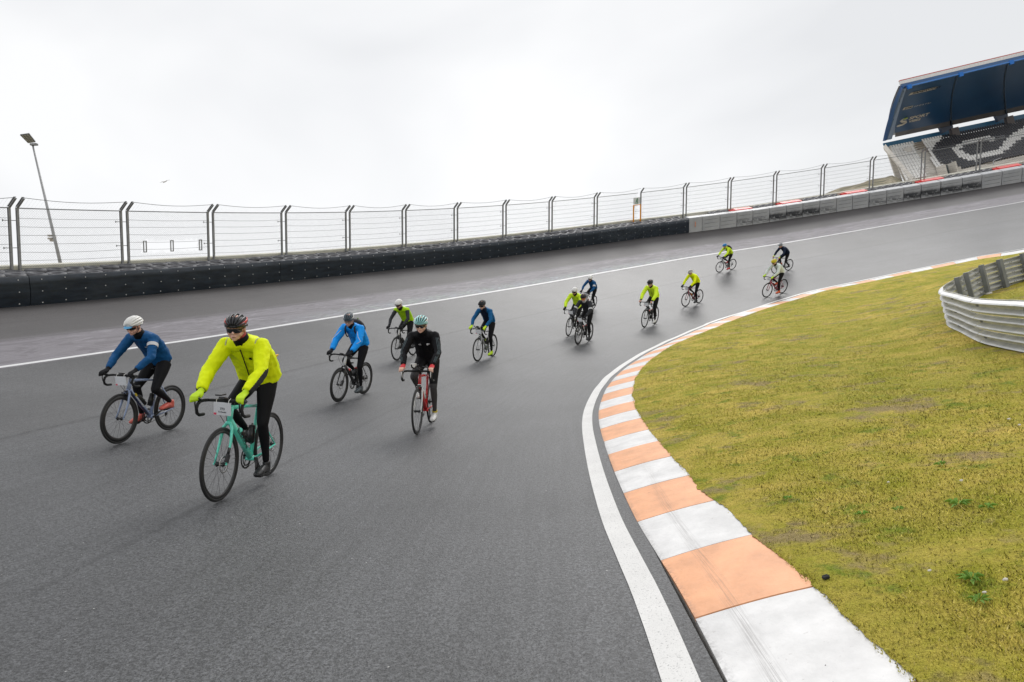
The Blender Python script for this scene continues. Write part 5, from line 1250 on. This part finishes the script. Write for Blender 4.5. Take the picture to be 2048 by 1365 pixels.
def backpack(mat,T,label,trim):
    r=tag(empty('backpack'),label,'backpack'); q=MB()
    q.tube([(-.20,0,1.36),(-.14,0,1.42),(-.03,0,1.50),(.06,0,1.56),(.10,0,1.57)],[(.08,.03),(.125,.07),(.135,.085),(.115,.07),(.07,.03)],14,side=(0,1,0)); q.V=[(v[0]-.01,v[1],v[2]) for v in q.V]; q.build('bag',M('backpack_black',(.022,.022,.025),.7),r,True)
    q=MB()
    for s in (1,-1): q.tube([(.09,s*.085,1.53),(.17,s*.095,1.525),(.255,s*.100,1.47),(.255,s*.105,1.39),(.19,s*.120,1.31),(.06,s*.165,1.25),(-.06,s*.17,1.28)],[(.018,.005)]*7,6,side=(0,1,0))
    q.build('shoulder_strap',M('strap_black',(.016,.016,.018),.7),r,True)
    q=MB(); q.tube([(-.13,.02,1.50),(-.05,.03,1.585),(.02,.03,1.635)],[(.012,.004)]*3,6,side=(0,1,0)); q.build('bag_trim',trim,r,True)
    r.matrix_world=mat; return r
# ---------------------------------------------------------------- poses and outfits
HEL=Vector((.305,0,1.663))
def solve(F,R,Hp,hel):
    f,r=at(*F),at(*R); fw=(f-r).normalized(); z=Vector((0,0,1)); u0=(z-fw*z.dot(fw)).normalized(); side=u0.cross(fw)
    best=None
    def mk(ph,s):
        u=(u0*math.cos(ph)+side*math.sin(ph)).normalized(); l=u.cross(fw)
        m=Matrix((fw*s,l*s,u*s)).transposed().to_4x4(); m.translation=f-fw*(.58*s)+Vector((0,0,.004)); return m
    for rnd in range(3):
        rg=((-60,60,2),(.86,1.16,.02)) if rnd==0 else ((best[1]-2*.3**(rnd-1),best[1]+2*.3**(rnd-1),.4*.3**(rnd-1)),(best[2]-.02,best[2]+.02,.004))
        if rnd==0: best=(1e9,0,1)
        b0=best
        for ph in np.arange(*rg[0]):
            for s in np.arange(*rg[1]):
                m=mk(rad(ph),s); q=proj(m@hel); e=(q[0]-Hp[0])**2+(q[1]-Hp[1])**2
                if e<b0[0]: b0=(e,ph,s)
        best=b0
    return mk(rad(best[1]),best[2]),best
HV=M('hi_vis_yellow',(.84,1.0,.004),.6,spec=.18,var=.06,bump=.002,bs=40); HV2=M('hi_vis_lime',(.72,1.0,.04),.6,spec=.18,var=.06); NAVY=M('navy_fabric',(.006,.080,.23),.6,spec=.18,var=.15); NAVY2=M('dark_navy_fabric',(.010,.018,.045),.65,spec=.18,var=.2); TEAL=M('petrol_fabric',(.004,.10,.26),.6,spec=.18,var=.15)
BLUE=M('bright_blue_fabric',(.008,.32,.95),.5,spec=.18,var=.10); BLK=M('black_fabric',(.007,.007,.009),.65,spec=.18,var=.2); DGREY=M('charcoal_fabric',(.035,.037,.042),.7,spec=.18,var=.2); VEST=M('lime_vest',(.45,.78,.012),.55,spec=.18,var=.06); MINT=M('pale_mint_fabric',(.66,.74,.70),.6,var=.08)
CEL=M('celeste_paint',(.13,.76,.60),.25,var=.03,coat=.5); LILAC=M('lilac_blue_paint',(.27,.34,.52),.28,var=.06,coat=.4,vs=2); REDP=M('red_paint',(.62,.02,.025),.28,var=.05,coat=.4); DRED=M('dark_red_paint',(.22,.012,.03),.3,coat=.4); WHP=M('white_paint',(.72,.72,.72),.3,var=.03,coat=.4); BKP=M('black_paint',(.014,.014,.016),.28,coat=.4); CRIM=M('crimson_paint',(.40,.02,.06),.3,coat=.4); SILV=M('silver_paint',(.40,.42,.44),.3,metal=.3)
LENS=M('dark_lens',(.006,.006,.008),.08,spec=.8,var=0); OLENS=M('orange_lens',(.60,.13,.02),.12,spec=.8); CLENS=M('clear_lens',(.35,.26,.22),.15)
HBLK=M('helmet_black',(.022,.022,.026),.4); HDK=M('helmet_inner',(.012,.012,.014),.6); HWH=M('helmet_white',(.75,.74,.72),.35,var=.03); HRED=M('helmet_red',(.60,.045,.025),.35); HTQ=M('helmet_turquoise',(.30,.62,.62),.35); HSLT=M('helmet_slate',(.07,.10,.13),.4); HBLU=M('helmet_blue',(.01,.20,.52),.4); HYEL=M('helmet_yellow',(.70,.60,.02),.4); HSIL=M('helmet_silver',(.32,.35,.38),.4)
CORAL=M('coral_shoe',(.62,.12,.09),.45); WHS=M('white_shoe',(.75,.74,.72),.5); BKS=M('black_shoe',(.016,.016,.018),.45); GRYS=M('grey_shoe',(.06,.075,.085),.5); ORS=M('orange_shoe',(.85,.14,.03),.5); RDS=M('red_shoe',(.75,.03,.03),.5)
HVG=M('hi_vis_glove',(.55,.80,.01),.6); BKG=M('black_glove',(.010,.010,.012),.7,spec=.18); RDG=M('red_glove',(.62,.02,.03),.6)
REFL=M('reflective_white',(.62,.62,.64),.5); GREYH=M('grey_hair',(.25,.24,.23),.8); DKH=M('dark_hair',(.03,.022,.018),.8); SKIN2=M('skin_warm',(.76,.43,.33),.5,var=.08,vs=20); SKIN3=M('skin_light',(.78,.48,.37),.5,var=.08,vs=20)
def forearm_black(c,d):
    for s in (1,-1):
        if c.y*s<.12: continue
        e,w=d['elb'][s],d['wr'][s]; ax_=(w-e); f=(c-e).dot(ax_)/ax_.length_squared
        p=e+ax_*f; o_=(c-p)
        if -.30<f<1.2 and o_.dot(Vector((-.25,s*.55,-.8)))>.004+.020*max(0,-f)*3: return 1
    return 0
def downtube(txt,mat_,sz,sx): return (txt,(.335,.034,.605),(-.67,0,-.74),sz,mat_,sx)
def ex_celeste(b,fr):
    q=MB(); q.tube([(.545,.056,.425),(.515,.054,.475)],[(.0115,.018),(.0115,.018)],8,side=(0,1,0)); q.build('fork_band',m_blk,fr,True)
    q=MB(); q.tube([(.393,0,.845),(.430,0,.735)],[(.010,.004),(.008,.004)],6,side=(0,1,0)); q.build('head_badge',M('badge_silver',(.6,.58,.56),.3),fr)
    q=MB(); q.box((.52,-.03,.965),(.09,.06,.012)); q.build('phone_mount',m_blk,b)
def ex_lilac(b,fr):
    q=MB(); q.tube([(.33,.030,.64),(.30,.031,.605)],[(.006,.016),(.006,.016)],6,side=(0,1,0)); q.build('crest',M('crest_yellow',(.6,.45,.03),.5),fr)
    q=MB(); q.tube([(.405,.004,.690),(.19,.004,.452),(.06,.004,.31)],[(.026,.016),(.026,.016),(.024,.012)],8,side=(0,1,0)); q.build('down_tube_underside',M('navy_paint',(.02,.03,.09),.3,coat=.4),fr,True)  # navy strip along the lower half of the down tube
def ex_redb(b,fr):
    q=MB(); q.box((.44,-.085,.985),(.10,.07,.05)); q.build('arm_pad',WHS,b)
def px_celeste(body,d):
    q=MB(); c=d['spine'][2]; q.tube([(-.275,.10,1.235),(-.30,.11,1.275),(-.345,.12,1.285)],[(.018,.018),(.020,.020),(.006,.006)],8); q.build('rear_pocket_snack',M('banana_yellow',(.75,.42,.02),.5),body,True)
    for s in (1,-1):
        sj=d['shj'][s]; q=MB(); pts=[]
        for i in range(8):
            a=-.9+2.4*i/7; pts.append(sj+Vector((math.cos(a)*.079*1.0+.0,-s*.032,math.sin(a)*.079)))
        q.tube(pts,[(.007,.003)]*8,6,side=(0,1,0)); q.build('reflective_piping',M('reflective_yellow_grey',(.48,.50,.26),.5),body,True)
    q=MB(); q.tube([d['st']+Vector((.035,0,.03)),d['st']+Vector((.062,0,.062))],[(.066,.066),(.063,.062)],14,side=(0,1,0)); q.build('neck_scarf',M('red_scarf',(.42,.05,.05),.7,var=.5,vs=60),body,True)
def px_black(body,d):
    for s in (1,-1):
        for k in (-1,0,1):
            q=MB(); pts=[]
            for seg in (0,1):
                for i in range(4):
                    f=.25+.75*i/3 if seg==0 else .85*i/3
                    a,b=(d['shj'][s],d['elb'][s]) if seg==0 else (d['elb'][s],d['wr'][s]); c=a.lerp(b,f); t=(b-a).normalized(); x=Vector((1,s*.7,.6)); x=(x-t*x.dot(t)).normalized(); y=t.cross(x)
                    r=(.054-.012*f if seg==0 else .043-.014*f)+.013; an=k*.32; pts.append(c+(x*math.cos(an)+y*math.sin(an))*r)
            q.tube(pts,.0022,4); q.build('sleeve_stripe',M('stripe_grey',(.16,.22,.24),.6),body,True)
    ch=d['chest']
    q=MB()
    for k in range(3):   # three slanted bars on the chest
        y=-.075+k*.014; h=.012+.010*(k); a=ch(4,.1,y,.006); q.box(a+Vector((0,0,h*.3)),(.005,.010,h),Matrix.Rotation(.75,3,'Y')@Matrix.Rotation(.35,3,'X'))
    q.build('chest_logo',REFL,body)
    q=MB(); q.tube([ch(4,.25,.045,.006),ch(4,.30,.065,.007),ch(4,.22,.092,.007)],[(.010,.003),(.014,.003),(.004,.003)],6,side=(0,0,1)); q.tube([ch(4,.12,.050,.007),ch(4,.18,.072,.007)],[(.008,.003),(.003,.003)],6,side=(0,0,1)); q.build('fern_logo',REFL,body)
HWS=dict()
cs=[] 
D2=math.radians
R_=[
dict(px=((240,888),(340,861),(268,638)),vox=.0085,crank=D2(152),yaw=.10,pitch=.30,jacket=[NAVY],tights=BLK,collar=BLK,glove=BKG,shoe=CORAL,helmet=(HDK,HWH),solid=1,peak=M('cap_blue',(.10,.36,.62),.6),lens=LENS,gframe=M('frame_orange',(.75,.20,.10),.4),skin=SKIN2,bands=[(1,.30,.47,REFL)],zip=NAVY,badges=[(4,.3,.05,.030,.006,REFL)],seed=1,loose=.008,
  bike=dict(fc=LILAC,deep=1,bottles=[(m_blk,m_blk),(m_blk,m_blk)],saddlebag=1,comp=1,extra=ex_lilac,ptilt=.05,text=[downtube('COLNAGO',REFL,.036,1.3)]),
  lab='cyclist in navy blue jacket with white armband, white helmet and coral shoes, leftmost',blab='lilac blue racing bicycle with deep black rims under the rider in coral shoes'),
dict(px=((440,1003),(545,948),(473,635)),vox=.007,crank=D2(-82),yaw=.22,pitch=.22,fat=1.16,torso=.15,jacket=[HV,DGREY],jfn=forearm_black,tights=BLK,collar=BLK,glove=HVG,cuff=DGREY,shoe=BKS,helmet=(HDK,HBLK,HRED),lens=LENS,skin=SKIN,hair=GREYH,zip=BLK,badges=[(4,.35,.065,.026,.026,BLK)],strap=M('strap_red',(.35,.05,.05),.6,var=.5,vs=50),pextra=px_celeste,seed=2,loose=.017,
  bike=dict(fc=CEL,aero=1,disc=1,bottles=[(m_blk,CEL),(m_blk,m_blk)],extra=ex_celeste,ptilt=-.06,ptext=[('773',.050,.030,.0008),('R.Owain',.024,.021,.0006)],text=[downtube('Bianchi',m_blk,.058,1.75)]),
  lab='cyclist in bright yellow jacket with black forearms and black red helmet, nearest the camera',blab='turquoise racing bicycle with disc brakes, nearest the camera'),
dict(px=((678,805),(722,791),(698,630)),vox=.0095,crank=D2(-65),yaw=.30,pitch=.42,torso=.2,jacket=[BLUE],tights=BLK,collar=BLK,glove=BKG,shoe=GRYS,helmet=(HDK,HSLT,HWH),lens=CLENS,skin=SKIN2,pack=1,piping=[(1,[(0,.35,.2),(0,.8,-.2),(1,.05,-.8),(1,.4,-.3)],REFL,.006),(-1,[(0,.35,-.2),(0,.8,.2),(1,.05,.5),(1,.5,.2)],REFL,.006)],seed=3,loose=.018,
  bike=dict(fc=BKP,fork=BKP,deep=1,disc=1,stem=WHP,bottles=[(m_blk,REDP),(m_blk,REDP)],plate=0,extra=lambda b,fr:(MB().tube([(.370,0,.85),(.428,0,.680)],[(.024,.029),(.028,.035)],10,side=(0,1,0)).build('head_tube_cover',WHP,fr,True))),
  lab='cyclist in bright blue jacket with black backpack and grey white helmet',blab='black and white racing bicycle with red topped bottles under the blue jacket rider'),
dict(px=((795,722),(832,710),(797,602)),vox=.010,crank=D2(185),yaw=.0,pitch=.40,jacket=[VEST],vest=DGREY,tights=BLK,collar=BLK,glove=BKG,shoe=BKS,helmet=(HDK,HWH),solid=1,lens=LENS,skin=SKIN2,beard=DKH,zip=VEST,seed=4,loose=.009,
  bike=dict(fc=BKP,fork=BKP,plate=0,extra=lambda b,fr:(MB().tube([(.370,0,.85),(.428,0,.680)],[(.023,.028),(.027,.034)],10,side=(0,1,0)).build('head_tube_cover',WHP,fr,True))),
  lab='cyclist in lime green vest with dark grey sleeves and white helmet',blab='black bicycle with white head tube ridden by the cyclist in the lime green vest'),
dict(px=((835,870),(862,847),(842,636)),vox=.008,crank=D2(-84),yaw=.02,pitch=.25,torso=.2,jacket=[BLK],tights=BLK,knee=M('grey_tights',(.045,.042,.044),.8,var=.2),collar=BLK,glove=RDG,half=1,shoe=WHS,socks=M('yellow_sock',(.65,.50,.05),.7),helmet=(HDK,HTQ,HWH),lens=LENS,skin=SKIN3,hair=DKH,pextra=px_black,seed=5,loose=.007,
  bike=dict(fc=REDP,fork=WHP,tape=m_tape,lever=WHP,bottles=[(WHS,WHP)],aerobar=1,plate=0,extra=ex_redb,text=[downtube('CERVELO',REFL,.034,1.2)]),
  lab='cyclist in black jersey with turquoise white helmet, red fingerless gloves and white shoes',blab='red and white racing bicycle ridden by the cyclist in white shoes'),
dict(px=((956,724),(984,714.5),(964.5,603.7)),vox=.010,crank=D2(-75),yaw=-.05,pitch=.35,jacket=[TEAL,NAVY2],jfn=lambda c,d: 1 if abs(c.y)<.10 and c.x>(c.z-1.28)*1.0-.02 else 0,tights=BLK,collar=NAVY2,glove=HVG,shoe=HVG,helmet=(HDK,HBLK),lens=LENS,skin=SKIN3,seed=6,loose=.006,
  bike=dict(fc=SILV,aerobar=1,bottles=[(m_blk,m_blk),(m_blk,m_blk)]),
  lab='cyclist in petrol blue top with hi-vis yellow gloves and yellow shoes',blab='silver and black bicycle with aero bars under the rider in yellow shoes'),
dict(px=((1137,673),(1163,662),(1149.5,577.5)),vox=.011,crank=D2(-50),yaw=.0,pitch=.35,jacket=[HV2],tights=BLK,collar=BLK,glove=BKG,shoe=WHS,helmet=(HDK,HWH),solid=1,lens=LENS,skin=SKIN2,beard=DKH,seed=7,loose=.014,
  bike=dict(fc=BKP,lever=WHP),
  lab='bearded cyclist in lime yellow jacket with white helmet, half hidden behind the dark grey rider',blab='black bicycle with white levers partly hidden behind the dark grey rider'),
dict(px=((1156.3,690.4),(1179,682.4),(1167.4,589.8)),vox=.010,crank=D2(-80),yaw=-.0,pitch=.38,torso=-.1,jacket=[DGREY],tights=BLK,collar=REFL,glove=BKG,shoe=BKS,helmet=(HDK,HBLK),lens=OLENS,skin=SKIN2,bands=[(1,.72,.88,REFL),(-1,.72,.88,REFL)],seed=8,loose=.012,
  bike=dict(fc=BKP,deep=1,disc=1,bottles=[(REFL,REDP),(m_blk,REDP)]),
  lab='cyclist in charcoal jacket with white armbands, orange glasses and black helmet',blab='black bicycle with red topped bottles under the charcoal jacket rider'),
dict(px=((1165,625),(1198.5,615.6),(1181,553.5)),vox=.011,crank=D2(200),yaw=.1,pitch=.35,jacket=[NAVY],tights=BLK,collar=BLK,glove=BKG,shoe=BKS,helmet=(HDK,HWH),solid=1,lens=LENS,skin=SKIN2,bands=[(1,.45,.70,REFL)],seed=9,loose=.008,
  bike=dict(fc=WHP,bottles=[(REDP,m_blk)]),
  lab='cyclist in navy jacket with white armband on a white bicycle, behind the lime jacket rider',blab='white racing bicycle ridden by the cyclist in the navy jacket in mid track'),
dict(px=((1289,656),(1313,648),(1300.8,562)),vox=.010,crank=D2(-80),yaw=-.05,pitch=.35,torso=.2,jacket=[HV2],tights=BLK,collar=BLK,shoe=WHS,helmet=(HDK,HBLK),lens=CLENS,skin=SKIN2,glove=BKG,half=1,seed=10,loose=.016,zip=DGREY,
  bike=dict(fc=BKP,bottles=[(m_blk,REDP),(m_blk,REDP)]),
  lab='cyclist in lime yellow jacket with black helmet and white shoes',blab='black bicycle with red topped bottles ridden by the cyclist in the lime jacket'),
dict(px=((1371.4,614),(1396,607.5),(1381,541)),vox=.011,crank=D2(-75),yaw=-.1,pitch=.35,torso=.1,jacket=[HV],tights=BLK,collar=HV,shoe=BKS,helmet=(HDK,HWH),lens=CLENS,skin=SKIN2,glove=BKG,seed=11,loose=.012,
  bike=dict(fc=DRED,bottles=[(M('orange_bottle',(.7,.3,.05),.4),m_blk)]),
  lab='cyclist in yellow jacket with white helmet on a dark red bicycle',blab='dark red bicycle under the cyclist in the yellow jacket and white helmet'),
dict(px=((1439,545.5),(1462.5,540.4),(1449.8,489)),vox=.012,crank=D2(-70),yaw=-.0,pitch=.35,jacket=[HV2],tights=BLK,collar=HV2,shoe=RDS,helmet=(HBLU,HBLU),solid=1,skin=SKIN2,glove=BKG,pack=1,seed=12,loose=.012,
  bike=dict(fc=SILV,crankc=m_blk),
  lab='cyclist in lime jacket with blue helmet, black backpack and red shoes',blab='silver bicycle ridden by the cyclist in the blue helmet and red shoes'),
dict(px=((1533.5,595.5),(1558,589),(1548.6,520.6)),vox=.011,crank=D2(-70),yaw=-.1,pitch=.35,jacket=[MINT],tights=BLK,collar=BLK,shoe=ORS,helmet=(HYEL,HYEL),lens=LENS,skin=SKIN3,glove=HVG,seed=13,loose=.013,badges=[(4,.1,.03,.03,.05,BLK)],
  bike=dict(fc=CRIM,tape=m_tape),
  lab='cyclist in pale mint jacket with yellow helmet and orange shoes beside the kerb',blab='crimson bicycle ridden by the cyclist in the pale mint jacket'),
dict(px=((1551,548),(1574,542.5),(1561.7,488.4)),vox=.012,crank=D2(190),yaw=-.0,pitch=.35,jacket=[NAVY2],tights=BLK,collar=NAVY2,hood=1,shoe=BKS,helmet=(HDK,HSIL),skin=SKIN2,glove=HVG,half=1,seed=14,loose=.014,
  bike=dict(fc=BKP,lever=ORS,bottles=[(ORS,m_blk)]),
  lab='cyclist in dark navy hooded jacket with silver helmet, farthest at right',blab='black bicycle with orange bottle under the dark navy hooded rider'),
]
import os
only=None
for P in R_:
    hel=HEL+Vector((-.05*P.get('torso',0),0,.045*P.get('torso',0)))
    m_,bst=solve(*P['px'],hel)
    print('RIDER',P['seed'],'err %.1f lean %.1f scale %.3f'%(math.sqrt(bst[0]),bst[1],bst[2]))
    b=P['bike']; b['crank']=P['crank']; make_bike(b,m_,P['blab']); build_rider(P,m_,P['lab'],P['vox'])
    if P.get('pack'): backpack(m_@Matrix.Translation((-.05*P.get('torso',0),0,.045*P.get('torso',0)-.045)),0,'black backpack worn by the cyclist in the %s'%('bright blue jacket' if P['seed']==3 else 'blue helmet'),M('bag_green',(.25,.5,.05),.5) if P['seed']==3 else m_blk)
